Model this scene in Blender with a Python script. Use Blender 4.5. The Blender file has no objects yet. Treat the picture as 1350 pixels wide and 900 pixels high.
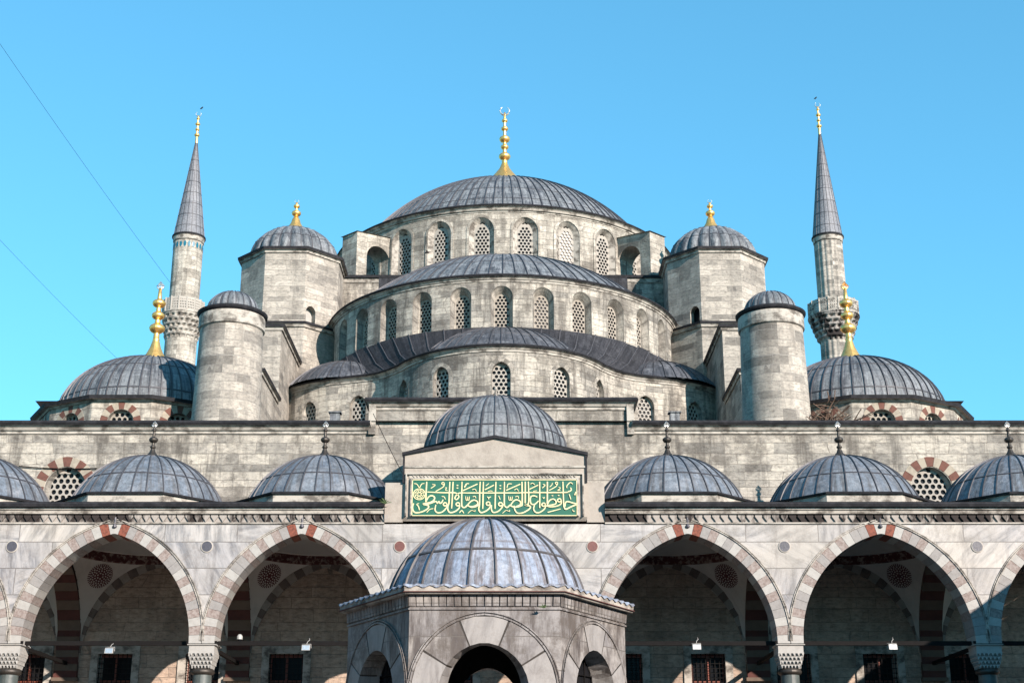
import bpy, math, random
from math import sin, cos, pi, sqrt, radians, atan2
random.seed(7)
SC = bpy.context.scene
COL = SC.collection

# ------------------------------------------------------------------ camera
F_PX, PITCH = 1891.0, math.atan(638 / 1891.0)
CP, SP = cos(PITCH), sin(PITCH)
cd = bpy.data.cameras.new("camera"); cam = bpy.data.objects.new("camera", cd); COL.objects.link(cam)
cam.location = (0, 0, 1.6); cam.rotation_euler = (pi / 2 + PITCH, 0, 0)
cd.sensor_width = 36; cd.lens = F_PX / 1350 * 36; cd.clip_end = 2000
SC.camera = cam

# ------------------------------------------------------------------ sky, sun, exposure
SUN_AZ, SUN_EL = radians(37), radians(22)        # azimuth: from behind the camera towards the right
w = bpy.data.worlds.new("World"); SC.world = w; w.use_nodes = True
wt = w.node_tree; wt.nodes.clear()
sky = wt.nodes.new("ShaderNodeTexSky"); sky.sky_type = 'NISHITA'; sky.sun_disc = False
sky.sun_elevation = SUN_EL; sky.sun_rotation = pi - SUN_AZ
sky.altitude = 0; sky.air_density = 1.0; sky.dust_density = 0.0; sky.ozone_density = 1.5
hs = wt.nodes.new("ShaderNodeHueSaturation"); hs.inputs['Hue'].default_value = 0.5; hs.inputs['Saturation'].default_value = 1.0
bgn = wt.nodes.new("ShaderNodeBackground"); bgn.inputs[1].default_value = 0.088
wo = wt.nodes.new("ShaderNodeOutputWorld")
tn = wt.nodes.new("ShaderNodeMix"); tn.data_type = 'RGBA'; tn.blend_type = 'MULTIPLY'; tn.inputs[0].default_value = 1; tn.inputs[7].default_value = (0.74, 1.87, 2.26, 1)
gm = wt.nodes.new('ShaderNodeGamma'); gm.inputs[1].default_value = 0.7; wt.links.new(sky.outputs[0], gm.inputs[0]); wt.links.new(gm.outputs[0], tn.inputs[6]); wt.links.new(tn.outputs[2], hs.inputs['Color']); wt.links.new(hs.outputs[0], bgn.inputs[0]); wt.links.new(bgn.outputs[0], wo.inputs[0])
sd = bpy.data.lights.new("sun", 'SUN'); sd.energy = 5.0; sd.angle = radians(0.5); sd.color = (1.0, 0.877, 0.785)
sun = bpy.data.objects.new("sun", sd); COL.objects.link(sun); sun.location = (30, -40, 60)
sun.rotation_euler = (pi / 2 - SUN_EL, 0, SUN_AZ)
SC.view_settings.view_transform = 'Standard'; SC.view_settings.look = 'None'
SC.view_settings.exposure = 1.05; SC.view_settings.gamma = 1; SC.view_settings.use_curve_mapping = False
SC.cycles.max_bounces = 6; SC.cycles.use_denoising = True

# ------------------------------------------------------------------ materials
def new_mat(name):
    m = bpy.data.materials.new(name); m.use_nodes = True
    nt = m.node_tree; b = nt.nodes["Principled BSDF"]
    return m, nt, b
def N(nt, t, **kw):
    n = nt.nodes.new(t)
    for k, v in kw.items():
        if k in n.inputs: n.inputs[k].default_value = v
        else: setattr(n, k, v)
    return n
def ramp(nt, fac, stops, interp='LINEAR'):
    r = nt.nodes.new("ShaderNodeValToRGB"); r.color_ramp.interpolation = interp
    e = r.color_ramp.elements
    while len(e) < len(stops): e.new(0.5)
    for i, (p, c) in enumerate(stops):
        e[i].position = p; e[i].color = (c[0], c[1], c[2], 1) if hasattr(c, '__len__') else (c, c, c, 1)
    nt.links.new(fac, r.inputs[0]); return r.outputs[0]
def mix(nt, a, b, fac, mode='MIX'):
    n = nt.nodes.new("ShaderNodeMix"); n.data_type = 'RGBA'; n.blend_type = mode
    for s, v in ((n.inputs[0], fac), (n.inputs[6], a), (n.inputs[7], b)):
        if isinstance(v, (int, float)): s.default_value = v
        elif isinstance(v, tuple): s.default_value = (*v, 1)
        else: nt.links.new(v, s)
    return n.outputs[2]
def noise(nt, vec, scale, detail=5, rough=0.6, sx=1, sy=1, sz=1, rot=(0, 0, 0)):
    mp = N(nt, "ShaderNodeMapping"); mp.inputs['Scale'].default_value = (sx, sy, sz); mp.inputs['Rotation'].default_value = rot
    nt.links.new(vec, mp.inputs[0])
    n = N(nt, "ShaderNodeTexNoise"); n.inputs['Scale'].default_value = scale
    n.inputs['Detail'].default_value = detail; n.inputs['Roughness'].default_value = rough
    nt.links.new(mp.outputs[0], n.inputs['Vector']); return n.outputs['Fac']
def brick(nt, vec, bw, rh, mortar, offset=0.5, squash=1.0, freq=2, smooth=0.1, bias=0.0):
    b = nt.nodes.new("ShaderNodeTexBrick"); b.offset = offset; b.squash = squash; b.squash_frequency = freq
    b.inputs['Scale'].default_value = 1; b.inputs['Color1'].default_value = (0, 0, 0, 1); b.inputs['Color2'].default_value = (1, 1, 1, 1)
    b.inputs['Mortar'].default_value = (0.5, 0.5, 0.5, 1); b.inputs['Mortar Size'].default_value = mortar
    b.inputs['Mortar Smooth'].default_value = smooth; b.inputs['Bias'].default_value = bias
    b.inputs['Brick Width'].default_value = bw; b.inputs['Row Height'].default_value = rh
    nt.links.new(vec, b.inputs['Vector']); return b
ALB = 0.60      # darkens every non-metal base colour, tuned with exposure so shade renders deeper
def tone_down(nt, c, b): return mix(nt, c, (ALB * 1.0, ALB * 0.97, ALB * 0.94), 1.0, 'MULTIPLY')
def bump(nt, h, dist, b, strength=1.0):
    n = nt.nodes.new("ShaderNodeBump"); n.inputs['Distance'].default_value = dist; n.inputs['Strength'].default_value = strength
    nt.links.new(h, n.inputs['Height']); nt.links.new(n.outputs[0], b.inputs['Normal'])
def uvo(nt): return nt.nodes.new("ShaderNodeTexCoord").outputs['UV']
def obo(nt): return nt.nodes.new("ShaderNodeTexCoord").outputs['Object']
def mth(nt, op, a, b=None):
    n = nt.nodes.new("ShaderNodeMath"); n.operation = op
    for i, v in enumerate((a, b)):
        if v is None: continue
        if isinstance(v, (int, float)): n.inputs[i].default_value = v
        else: nt.links.new(v, n.inputs[i])
    return n.outputs[0]

def stone(name, stops, bw=0.95, rh=0.33, mortar=0.011, mcol=(0.20, 0.18, 0.155), stain=0.65, streak=0.7, contrast=1.0, bmp=0.035, bcon=0.62):
    m, nt, b = new_mat(name); uv = uvo(nt); ob = obo(nt)
    # ragged joints and courses of unequal height
    wn = N(nt, "ShaderNodeTexNoise"); wn.inputs['Scale'].default_value = 2.3; nt.links.new(ob, wn.inputs['Vector'])
    sub = N(nt, "ShaderNodeVectorMath", operation='MULTIPLY_ADD'); nt.links.new(wn.outputs['Color'], sub.inputs[0])
    sub.inputs[1].default_value = (0.05, 0.045, 0); nt.links.new(uv, sub.inputs[2])
    rv = noise(nt, uv, 1.1, 2, 0.5, 0.0, 1.0, 0.0); ru = noise(nt, uv, 0.9, 2, 0.5, 1.0, 0.25, 0)
    cb = nt.nodes.new("ShaderNodeCombineXYZ"); nt.links.new(mth(nt, 'MULTIPLY', ru, 1.6), cb.inputs[0]); nt.links.new(mth(nt, 'MULTIPLY', rv, 0.55), cb.inputs[1])
    ad = N(nt, "ShaderNodeVectorMath", operation='ADD'); nt.links.new(sub.outputs[0], ad.inputs[0]); nt.links.new(cb.outputs[0], ad.inputs[1]); v = ad.outputs[0]
    br = brick(nt, v, bw, rh, mortar, 0.37, 1.5, 3)
    br2 = brick(nt, v, bw * 1.55, rh, 0, 0.61, 0.7, 2)
    rr = mth(nt, 'MULTIPLY', br.outputs['Color'], br2.outputs['Color'])
    n0 = noise(nt, ob, 0.30, 5, 0.65)
    tone = mth(nt, 'ADD', mth(nt, 'MULTIPLY', ramp(nt, rr, [(0.0, 0.05), (0.10, 0.45), (0.4, 0.75), (1.0, 1.0)]), bcon), mth(nt, 'MULTIPLY', mth(nt, 'SUBTRACT', n0, 0.38), 1.25 if bcon < 0.7 else 0.75))
    c = ramp(nt, tone, stops)
    n1 = noise(nt, uv, 5.0, 9, 0.78, 0.8, 1.7, 1)
    c = mix(nt, c, ramp(nt, n1, [(0.34, (0.36, 0.345, 0.33)), (0.48, (0.95, 0.95, 0.95)), (0.64, (1.35, 1.33, 1.28))]), 0.9 * contrast, 'MULTIPLY')
    n2 = noise(nt, uv, 1.0, 6, 0.7, 1.5, 0.16, 1)
    c = mix(nt, c, (0.075, 0.066, 0.058), mth(nt, 'MULTIPLY', ramp(nt, n2, [(0.49, 0.0), (0.61, 1.0)]), streak))
    n3 = noise(nt, ob, 0.55, 7, 0.72)
    c = mix(nt, c, (0.10, 0.088, 0.075), mth(nt, 'MULTIPLY', ramp(nt, n3, [(0.49, 0.0), (0.61, 1.0)]), stain))
    n4 = noise(nt, uv, 9.0, 6, 0.8, 0.6, 1.6, 1)
    c = mix(nt, c, (0.62, 0.60, 0.55), mth(nt, 'MULTIPLY', ramp(nt, n4, [(0.55, 0.0), (0.68, 1.0)]), 0.5))
    c = mix(nt, c, mcol, mth(nt, 'MULTIPLY', br.outputs['Fac'], 0.6))
    nt.links.new(tone_down(nt, c, b), b.inputs['Base Color']); b.inputs['Roughness'].default_value = 0.9
    h = mth(nt, 'ADD', mth(nt, 'MULTIPLY', br.outputs['Fac'], -0.9), mth(nt, 'ADD', mth(nt, 'MULTIPLY', n1, 0.9), mth(nt, 'MULTIPLY', br.outputs['Color'], 0.3)))
    bump(nt, h, bmp, b, 0.9)
    return m
LIME = [(0.05, (0.20, 0.19, 0.175)), (0.28, (0.35, 0.335, 0.305)), (0.5, (0.53, 0.50, 0.445)), (0.75, (0.62, 0.585, 0.515)), (1.0, (0.70, 0.655, 0.57))]
LIMEG = [(0.05, (0.19, 0.18, 0.165)), (0.3, (0.34, 0.32, 0.29)), (0.55, (0.46, 0.43, 0.385)), (0.8, (0.54, 0.505, 0.45)), (1.0, (0.62, 0.58, 0.52))]
M_LIME = stone("limestone_ashlar", LIME)
M_LIMET = stone("weathered_tower_stone", LIMEG, 0.85, 0.36, 0.012, mcol=(0.42, 0.40, 0.37), stain=0.3, streak=0.3, bcon=0.95)
M_LIMED = stone("pale_drum_stone", [(0.05, (0.24, 0.225, 0.20)), (0.3, (0.44, 0.41, 0.36)), (0.6, (0.60, 0.57, 0.505)), (1.0, (0.72, 0.69, 0.62))], 1.1, 0.42, 0.008, stain=0.5, streak=0.45)
M_INNER = stone("inner_wall_stone", [(0.05, (0.40, 0.30, 0.235)), (0.5, (0.60, 0.465, 0.37)), (1.0, (0.74, 0.58, 0.46))], 0.9, 0.4, 0.01, stain=0.25, streak=0.2)

def marble(name, base=(0.63, 0.62, 0.61), vein=(0.26, 0.27, 0.29), bw=2.3, rh=0.83, joint=0.012, dirt=0.5, warm=(0.50, 0.46, 0.38)):
    m, nt, b = new_mat(name); uv = uvo(nt); ob = obo(nt)
    br = brick(nt, uv, bw, rh, joint, 0.43, 1.35, 2, 0.05)
    ca = mth(nt, 'MULTIPLY', mth(nt, 'SUBTRACT', br.outputs['Color'], 0.5), 5.5)
    # a different vein direction in each slab
    cx = nt.nodes.new("ShaderNodeCombineXYZ"); nt.links.new(ca, cx.inputs[2])
    vr = nt.nodes.new("ShaderNodeVectorRotate"); vr.rotation_type = 'EULER_XYZ'
    nt.links.new(uv, vr.inputs['Vector']); nt.links.new(cx.outputs[0], vr.inputs['Rotation'])
    vn = noise(nt, vr.outputs[0], 1.3, 9, 0.7, 0.5, 2.6, 1)
    c = mix(nt, base, vein, ramp(nt, vn, [(0.38, 0.0), (0.5, 0.35), (0.60, 0.9)]))
    wn = noise(nt, ob, 0.35, 4, 0.6)
    c = mix(nt, c, warm, mth(nt, 'MULTIPLY', ramp(nt, wn, [(0.45, 0.0), (0.65, 1.0)]), 0.45))
    c = mix(nt, c, ramp(nt, br.outputs['Color'], [(0, (0.74, 0.75, 0.79)), (1, (1.14, 1.12, 1.08))]), 0.8, 'MULTIPLY')
    dn = noise(nt, uv, 1.0, 7, 0.75, 2.2, 0.35, 1)
    c = mix(nt, c, (0.085, 0.07, 0.065), mth(nt, 'MULTIPLY', ramp(nt, dn, [(0.52, 0.0), (0.68, 1.0)] if dirt < 0.7 else [(0.47, 0.0), (0.60, 1.0)]), dirt))
    gn = noise(nt, ob, 1.3, 9, 0.8)
    c = mix(nt, c, (0.13, 0.11, 0.095), mth(nt, 'MULTIPLY', ramp(nt, gn, [(0.50, 0.0), (0.66, 1.0)] if dirt < 0.7 else [(0.47, 0.0), (0.60, 1.0)]), dirt * 0.9))
    c = mix(nt, c, (0.17, 0.155, 0.14), mth(nt, 'MULTIPLY', br.outputs['Fac'], 0.8))
    nt.links.new(tone_down(nt, c, b), b.inputs['Base Color']); b.inputs['Roughness'].default_value = 0.62
    h = mth(nt, 'ADD', mth(nt, 'MULTIPLY', br.outputs['Fac'], -1.0), mth(nt, 'MULTIPLY', noise(nt, ob, 6, 6, 0.7), 0.35))
    bump(nt, h, 0.02, b, 0.7)
    return m
M_MARB = marble("grey_marble")
M_FMARB2 = marble("fountain_arch_stone", (0.50, 0.49, 0.47), (0.34, 0.33, 0.32), 9, 9, 0.0, 0.6, (0.5, 0.46, 0.41))
M_FMARB = marble("fountain_marble", (0.45, 0.44, 0.43), (0.29, 0.28, 0.28), 1.15, 0.62, 0.009, 0.95, (0.44, 0.40, 0.35))
def plain(name, col, rough=0.7, metal=0.0, var=0.35, scale=3.0, dark=None, bmp=0.01, sx=1, sy=1, sz=1, lo=0.45, hi=0.7):
    m, nt, b = new_mat(name); ob = obo(nt)
    n = noise(nt, ob, scale, 6, 0.68, sx, sy, sz)
    dk = dark or tuple(x * 0.35 for x in col)
    c = mix(nt, col, dk, mth(nt, 'MULTIPLY', ramp(nt, n, [(lo, 0.0), (hi, 1.0)]), var))
    nt.links.new(c if metal > 0.6 else tone_down(nt, c, b), b.inputs['Base Color']); b.inputs['Roughness'].default_value = rough; b.inputs['Metallic'].default_value = metal
    if max(col) < 0.06: b.inputs['Specular IOR Level'].default_value = 0.12
    if bmp: bump(nt, n, bmp, b, 0.6)
    return m
M_TRIM = plain("stone_moulding", (0.56, 0.53, 0.475), 0.85, var=0.9, scale=1.6, dark=(0.11, 0.095, 0.08), lo=.45, hi=.6, sz=1.5, bmp=0.03)
M_TRIMS = plain("stained_carved_stone", (0.44, 0.41, 0.38), 0.9, var=1.0, scale=0.8, dark=(0.03, 0.022, 0.02), bmp=0.03, sz=0.3, lo=0.46, hi=0.53)
M_EDGE = plain("dark_lead_edge", (0.026, 0.027, 0.032), 0.75, 0.0, 0.5, 4, (0.085, 0.085, 0.095))
M_LATT = plain("pierced_plaster_grille", (0.47, 0.45, 0.41), 0.85, var=0.5, scale=2.0, dark=(0.33, 0.30, 0.26))
M_LATTD = plain("weathered_plaster_grille", (0.42, 0.385, 0.335), 0.88, var=0.6, scale=2.0, dark=(0.2, 0.18, 0.15))
M_DARK = plain("dark_glass_behind_grille", (0.012, 0.013, 0.016), 0.25, var=0.0, bmp=0)
M_RED = plain("red_brick_voussoir", (0.19, 0.08, 0.058), 0.9, var=0.6, scale=5)
M_CREAM = plain("cream_voussoir", (0.47, 0.42, 0.34), 0.9, var=0.5, scale=5)
M_VW = plain("white_marble_voussoir", (0.50, 0.495, 0.47), 0.7, var=0.4, scale=6, dark=(0.28, 0.27, 0.25))
M_VG = plain("grey_marble_voussoir", (0.36, 0.35, 0.34), 0.75, var=0.5, scale=7, dark=(0.2, 0.19, 0.18))
M_VP = plain("pink_conglomerate_voussoir", (0.41, 0.36, 0.335), 0.8, var=0.9, scale=11, dark=(0.24, 0.18, 0.16), lo=0.4, hi=0.62)
M_VR = plain("red_conglomerate_voussoir", (0.30, 0.088, 0.05), 0.8, var=0.9, scale=12, dark=(0.13, 0.035, 0.02), lo=0.45, hi=0.62)
M_PORPH = plain("red_porphyry_disc", (0.20, 0.07, 0.055), 0.5, var=0.5, scale=14)
M_SERP = plain("grey_granite_disc", (0.10, 0.10, 0.125), 0.45, var=0.6, scale=14)
M_GRAN = plain("green_granite_shaft", (0.11, 0.135, 0.13), 0.5, var=0.6, scale=5, dark=(0.05, 0.06, 0.06))
M_IRON = plain("black_iron", (0.012, 0.011, 0.011), 0.8, 0.0, 0.4, 6)
M_PLAST = plain("vault_plaster", (0.78, 0.73, 0.67), 0.9, var=0.3, scale=0.8, dark=(0.2, 0.18, 0.16))
M_BAND = plain("painted_red_band", (0.42, 0.33, 0.28), 0.85, var=1.0, scale=6, dark=(0.12, 0.028, 0.025), lo=0.42, hi=0.5)
M_SRED = plain("painted_dark_red_stripe", (0.12, 0.035, 0.026), 0.85, var=0.5, scale=4)
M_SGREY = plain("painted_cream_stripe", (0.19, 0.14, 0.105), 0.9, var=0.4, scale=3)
M_BRED = plain("dull_brown_voussoir", (0.25, 0.20, 0.175), 0.9, var=0.5, scale=4)
M_BGREY = plain("dull_grey_voussoir", (0.52, 0.47, 0.42), 0.9, var=0.4, scale=4)
M_GOLD = plain("gilded_copper", (0.92, 0.55, 0.18), 0.36, 0.85, 0.5, 7, (0.5, 0.22, 0.04), bmp=0.004)
M_SILV = plain("silvered_metal", (0.66, 0.65, 0.62), 0.35, 0.8, 0.3, 9)
M_BRNZ = plain("dark_bronze", (0.075, 0.065, 0.055), 0.5, 0.5, 0.4, 9)
M_WOOD = plain("red_painted_wood", (0.27, 0.06, 0.03), 0.6, var=0.4, scale=5)
M_WHITE = plain("white_plastic_housing", (0.52, 0.52, 0.50), 0.5, var=0.3, scale=8)
M_TILE = plain("turquoise_tile", (0.02, 0.20, 0.30), 0.3, var=0.5, scale=6)
M_FERN = plain("weed_leaf", (0.06, 0.11, 0.03), 0.8, var=0.5, scale=9)
M_TWIG = plain("dry_twig", (0.16, 0.10, 0.07), 0.9, var=0.5, scale=9)
M_BIRD = plain("dark_feather", (0.03, 0.03, 0.035), 0.8, var=0.3, scale=9)
M_GREEN = plain("green_enamel_field", (0.008, 0.15, 0.085), 0.45, var=0.5, scale=2.0, dark=(0.012, 0.10, 0.10), bmp=0)
M_GILT = plain("gilded_lettering", (0.95, 0.89, 0.52), 0.5, 0.0, 0.35, 4, (0.75, 0.52, 0.2), bmp=0)
M_REDR = plain("painted_rosette_red", (0.13, 0.025, 0.03), 0.85, var=0.3, scale=4)
M_GABLE = plain("carved_beige_stone", (0.50, 0.455, 0.40), 0.85, var=0.7, scale=2.5, dark=(0.30, 0.265, 0.23), bmp=0.05)
M_SHADED = plain("shade_toned_inner_stone", (0.07, 0.065, 0.06), 0.95, var=0.4, scale=4)  # gloom inside the fountain kiosk put into the stone colour
M_RING = plain("light_joint_ring", (0.55, 0.52, 0.47), 0.85, var=0.3, scale=5)

def lead(name, col, col2, dark, rough=0.6, metal=0.1, streak=0.5, white=0.3):
    m, nt, b = new_mat(name); uv = uvo(nt); ob = obo(nt)
    br = brick(nt, uv, 1.0, 1.0, 0.03, 0.0, 1.0, 2, 0.3)
    c = mix(nt, col, col2, br.outputs['Color'])
    n1 = noise(nt, uv, 1.0, 7, 0.72, 3.0, 0.55, 1)
    c = mix(nt, c, dark, mth(nt, 'MULTIPLY', ramp(nt, n1, [(0.46, 0.0), (0.58, 1.0)]), streak))
    n2 = noise(nt, ob, 1.6, 8, 0.75)
    c = mix(nt, c, (0.42, 0.45, 0.50), mth(nt, 'MULTIPLY', ramp(nt, n2, [(0.50, 0.0), (0.62, 1.0)]), white))
    n3 = noise(nt, ob, 7.0, 6, 0.75)
    c = mix(nt, c, ramp(nt, n3, [(0.35, 0.55), (0.65, 1.4)]), 0.8, 'MULTIPLY')
    c = mix(nt, c, dark, mth(nt, 'MULTIPLY', br.outputs['Fac'], 0.5))
    nt.links.new(tone_down(nt, c, b), b.inputs['Base Color']); b.inputs['Metallic'].default_value = metal
    rr = ramp(nt, n2, [(0.3, rough - 0.08), (0.7, rough + 0.15)]); nt.links.new(rr, b.inputs['Roughness'])
    if max(col) < 0.08: b.inputs['Specular IOR Level'].default_value = 0.2
    bump(nt, mth(nt, 'ADD', n2, mth(nt, 'MULTIPLY', n3, 0.4)), 0.07, b, 0.7)
    return m
M_LEAD = lead("lead_sheet_grey", (0.18, 0.203, 0.225), (0.30, 0.33, 0.355), (0.05, 0.058, 0.075), 0.62, 0.08, 0.9, 0.35)
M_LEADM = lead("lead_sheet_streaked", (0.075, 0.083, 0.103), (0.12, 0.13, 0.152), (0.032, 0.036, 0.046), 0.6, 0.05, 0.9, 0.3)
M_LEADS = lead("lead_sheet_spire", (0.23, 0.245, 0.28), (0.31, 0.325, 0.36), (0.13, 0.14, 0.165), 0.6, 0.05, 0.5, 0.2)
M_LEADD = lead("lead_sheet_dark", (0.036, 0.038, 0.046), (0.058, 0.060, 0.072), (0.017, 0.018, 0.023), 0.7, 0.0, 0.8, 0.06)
M_LEADB = lead("lead_sheet_blue", (0.155, 0.195, 0.25), (0.225, 0.265, 0.315), (0.115, 0.12, 0.13), 0.62, 0.08, 0.8, 0.4)
M_LEADF = lead("lead_sheet_pale_blue", (0.33, 0.41, 0.54), (0.42, 0.49, 0.60), (0.17, 0.145, 0.145), 0.6, 0.05, 0.85, 0.5)
M_RIB = plain("lead_roll", (0.075, 0.077, 0.092), 0.55, 0.2, 0.5, 5, (0.2, 0.2, 0.22))
M_RIBF = plain("brown_stained_lead_roll", (0.15, 0.145, 0.15), 0.6, 0.2, 0.8, 4, (0.04, 0.032, 0.03))
m, nt, b = new_mat("courtyard_paving"); br = brick(nt, obo(nt), 1.4, 0.8, 0.012)
c = mix(nt, (0.34, 0.33, 0.31), (0.24, 0.23, 0.22), br.outputs['Color']); c = mix(nt, c, (0.12, 0.11, 0.10), br.outputs['Fac'])
nt.links.new(tone_down(nt, c, b), b.inputs['Base Color']); b.inputs['Roughness'].default_value = 0.7; M_PAVE = m

# ------------------------------------------------------------------ mesh helpers
def Wp(u, v, Y):
    d = (u - 675) / F_PX; e = (450 - v) / F_PX; t = Y / (CP - e * SP)
    return (d * t, Y, 1.6 + t * (SP + e * CP))
def tag(o, label=None, cat=None, group=None, kind=None):
    if label: o['label'] = label
    if cat: o['category'] = cat
    if group: o['group'] = group
    if kind: o['kind'] = kind
    return o
def empty(name, loc, label, cat, group=None):
    o = bpy.data.objects.new(name, None); COL.objects.link(o); o.location = loc; o.empty_display_size = 0.5
    return tag(o, label, cat, group)
class MB:
    def __init__(s): s.v = []; s.f = []; s.uv = []; s.m = []; s.sm = []
    def face(s, pts, uv=None, m=0, smooth=False):
        i = len(s.v); s.v += [tuple(p) for p in pts]; s.f.append(list(range(i, i + len(pts))))
        s.uv.append(uv or autouv(pts)); s.m.append(m); s.sm.append(smooth)
    def grid(s, P, UV=None, m=0, smooth=True, closed=False, flip=False):
        r, c = len(P), len(P[0]); i0 = len(s.v)
        for row in P: s.v += [tuple(p) for p in row]
        for i in range(r - 1):
            for j in range(c - 1):
                q = [(i, j), (i, j + 1), (i + 1, j + 1), (i + 1, j)]
                if flip: q = q[::-1]
                s.f.append([i0 + a * c + b for a, b in q])
                s.uv.append([UV[a][b] for a, b in q] if UV else autouv([P[a][b] for a, b in q]))
                s.m.append(m(i, j) if callable(m) else m); s.sm.append(smooth)
    def box(s, x0, x1, y0, y1, z0, z1, m=0):
        p = [(x, y, z) for x in (x0, x1) for y in (y0, y1) for z in (z0, z1)]
        for q in ((0, 4, 5, 1), (4, 6, 7, 5), (6, 2, 3, 7), (2, 0, 1, 3), (1, 5, 7, 3), (2, 6, 4, 0)):
            s.face([p[k] for k in q], m=m)
    def tube(s, pts, r, n=6, m=0):
        import mathutils
        V = mathutils.Vector; pts = [V(p) for p in pts]; P = []
        rr = r if hasattr(r, '__len__') else [r] * len(pts)
        for i, p in enumerate(pts):
            t = (pts[min(i + 1, len(pts) - 1)] - pts[max(i - 1, 0)]).normalized()
            a = t.cross(V((0, 0, 1))) if abs(t.z) < 0.95 else t.cross(V((1, 0, 0)))
            a.normalize(); bb = t.cross(a)
            P.append([p + (a * cos(k * 2 * pi / n) + bb * sin(k * 2 * pi / n)) * rr[i] for k in range(n + 1)])
        s.grid(P, m=m)
        s.face(P[0][:-1][::-1], m=m); s.face(P[-1][:-1], m=m)
    def build(s, name, mats, parent=None):
        me = bpy.data.meshes.new(name); o = bpy.data.objects.new(name, me); COL.objects.link(o)
        off = (0, 0, 0)
        if parent is not None:
            q = parent
            while q is not None: off = tuple(a + b for a, b in zip(off, q.location)); q = q.parent
            o.parent = parent
        me.from_pydata([(a - off[0], b - off[1], c - off[2]) for a, b, c in s.v], [], s.f)
        for mt in (mats if isinstance(mats, (list, tuple)) else [mats]): me.materials.append(mt)
        me.polygons.foreach_set("material_index", s.m); me.polygons.foreach_set("use_smooth", s.sm)
        ul = me.uv_layers.new(name="UVMap"); flat = [x for fu in s.uv for p in fu for x in (p[0], p[1])]
        ul.data.foreach_set("uv", flat); me.update()
        return o
def autouv(pts):
    (x0, y0, z0), (x1, y1, z1), (x2, y2, z2) = [tuple(p) for p in pts[:3]]
    a = (x1 - x0, y1 - y0, z1 - z0); b = (x2 - x0, y2 - y0, z2 - z0)
    n = (abs(a[1] * b[2] - a[2] * b[1]), abs(a[2] * b[0] - a[0] * b[2]), abs(a[0] * b[1] - a[1] * b[0]))
    if n[2] >= max(n[0], n[1]): return [(p[0], p[1]) for p in pts]
    if n[1] >= n[0]: return [(p[0], p[2]) for p in pts]
    return [(p[1] + 3.3, p[2]) for p in pts]

class Path:
    """plan curve travelled from -X to +X as seen from the court; positive offset = outwards, towards the court"""
    def __init__(s, pts, closed=False):
        s.p = pts; s.closed = closed; n = len(pts); s.L = [0]
        for i in range(n - 1): s.L.append(s.L[-1] + math.dist(pts[i], pts[i + 1]))
        seg = []
        for i in range(n - 1):
            dx, dy = pts[i + 1][0] - pts[i][0], pts[i + 1][1] - pts[i][1]; l = math.hypot(dx, dy); seg.append((dy / l, -dx / l))
        s.n = []
        for i in range(n):
            a = seg[i - 1] if i > 0 else (seg[-1] if closed else seg[0]); b = seg[i] if i < n - 1 else (seg[0] if closed else seg[-1])
            mx, my = a[0] + b[0], a[1] + b[1]; l = math.hypot(mx, my); k = 2 / (l * l)
            s.n.append((mx * k, my * k))
        s.len = s.L[-1]
    def at(s, u, d=0):
        i = 0
        while i < len(s.p) - 2 and u > s.L[i + 1] + 1e-9: i += 1
        t = (u - s.L[i]) / (s.L[i + 1] - s.L[i])
        x = s.p[i][0] * (1 - t) + s.p[i + 1][0] * t; y = s.p[i][1] * (1 - t) + s.p[i + 1][1] * t
        nx = s.n[i][0] * (1 - t) + s.n[i + 1][0] * t; ny = s.n[i][1] * (1 - t) + s.n[i + 1][1] * t
        return (x + nx * d, y + ny * d)
    def frame(s, u):
        a = s.at(max(0, u - 0.05)); b = s.at(min(s.len, u + 0.05)); l = math.dist(a, b)
        t = ((b[0] - a[0]) / l, (b[1] - a[1]) / l); return s.at(u), t, (t[1], -t[0])
def arcpath(cx, cy, R, a0, a1, n):
    return Path([(cx + R * sin(radians(a0 + (a1 - a0) * i / n)), cy - R * cos(radians(a0 + (a1 - a0) * i / n))) for i in range(n + 1)], abs(a1 - a0) > 359)
def ngon(cx, cy, R, n, rot=None):       # R = circumradius, a face towards the court
    r = pi / n if rot is None else rot
    return Path([(cx + R * sin(-pi + r + 2 * pi * i / n), cy - R * cos(-pi + r + 2 * pi * i / n)) for i in range(n + 1)], True)
def archz(x, hw, rise):
    x = min(abs(x), hw)
    if rise >= hw * 0.999:
        c = (rise * rise - hw * hw) / (2 * hw); r = hw + c
        return sqrt(max(0, r * r - (x + c) ** 2))
    return rise * sqrt(max(0, 1 - (x / hw) ** 2))
def outline(hw, zs, zp, rise, n=7):
    xs = [-hw * cos(pi / 2 * i / n) for i in range(n)] + [0] + [hw * cos(pi / 2 * (n - 1 - i) / n) for i in range(n)]
    return [(-hw, zs)] + [(x, zp + archz(x, hw, rise)) for x in xs] + [(hw, zs)]
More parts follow.
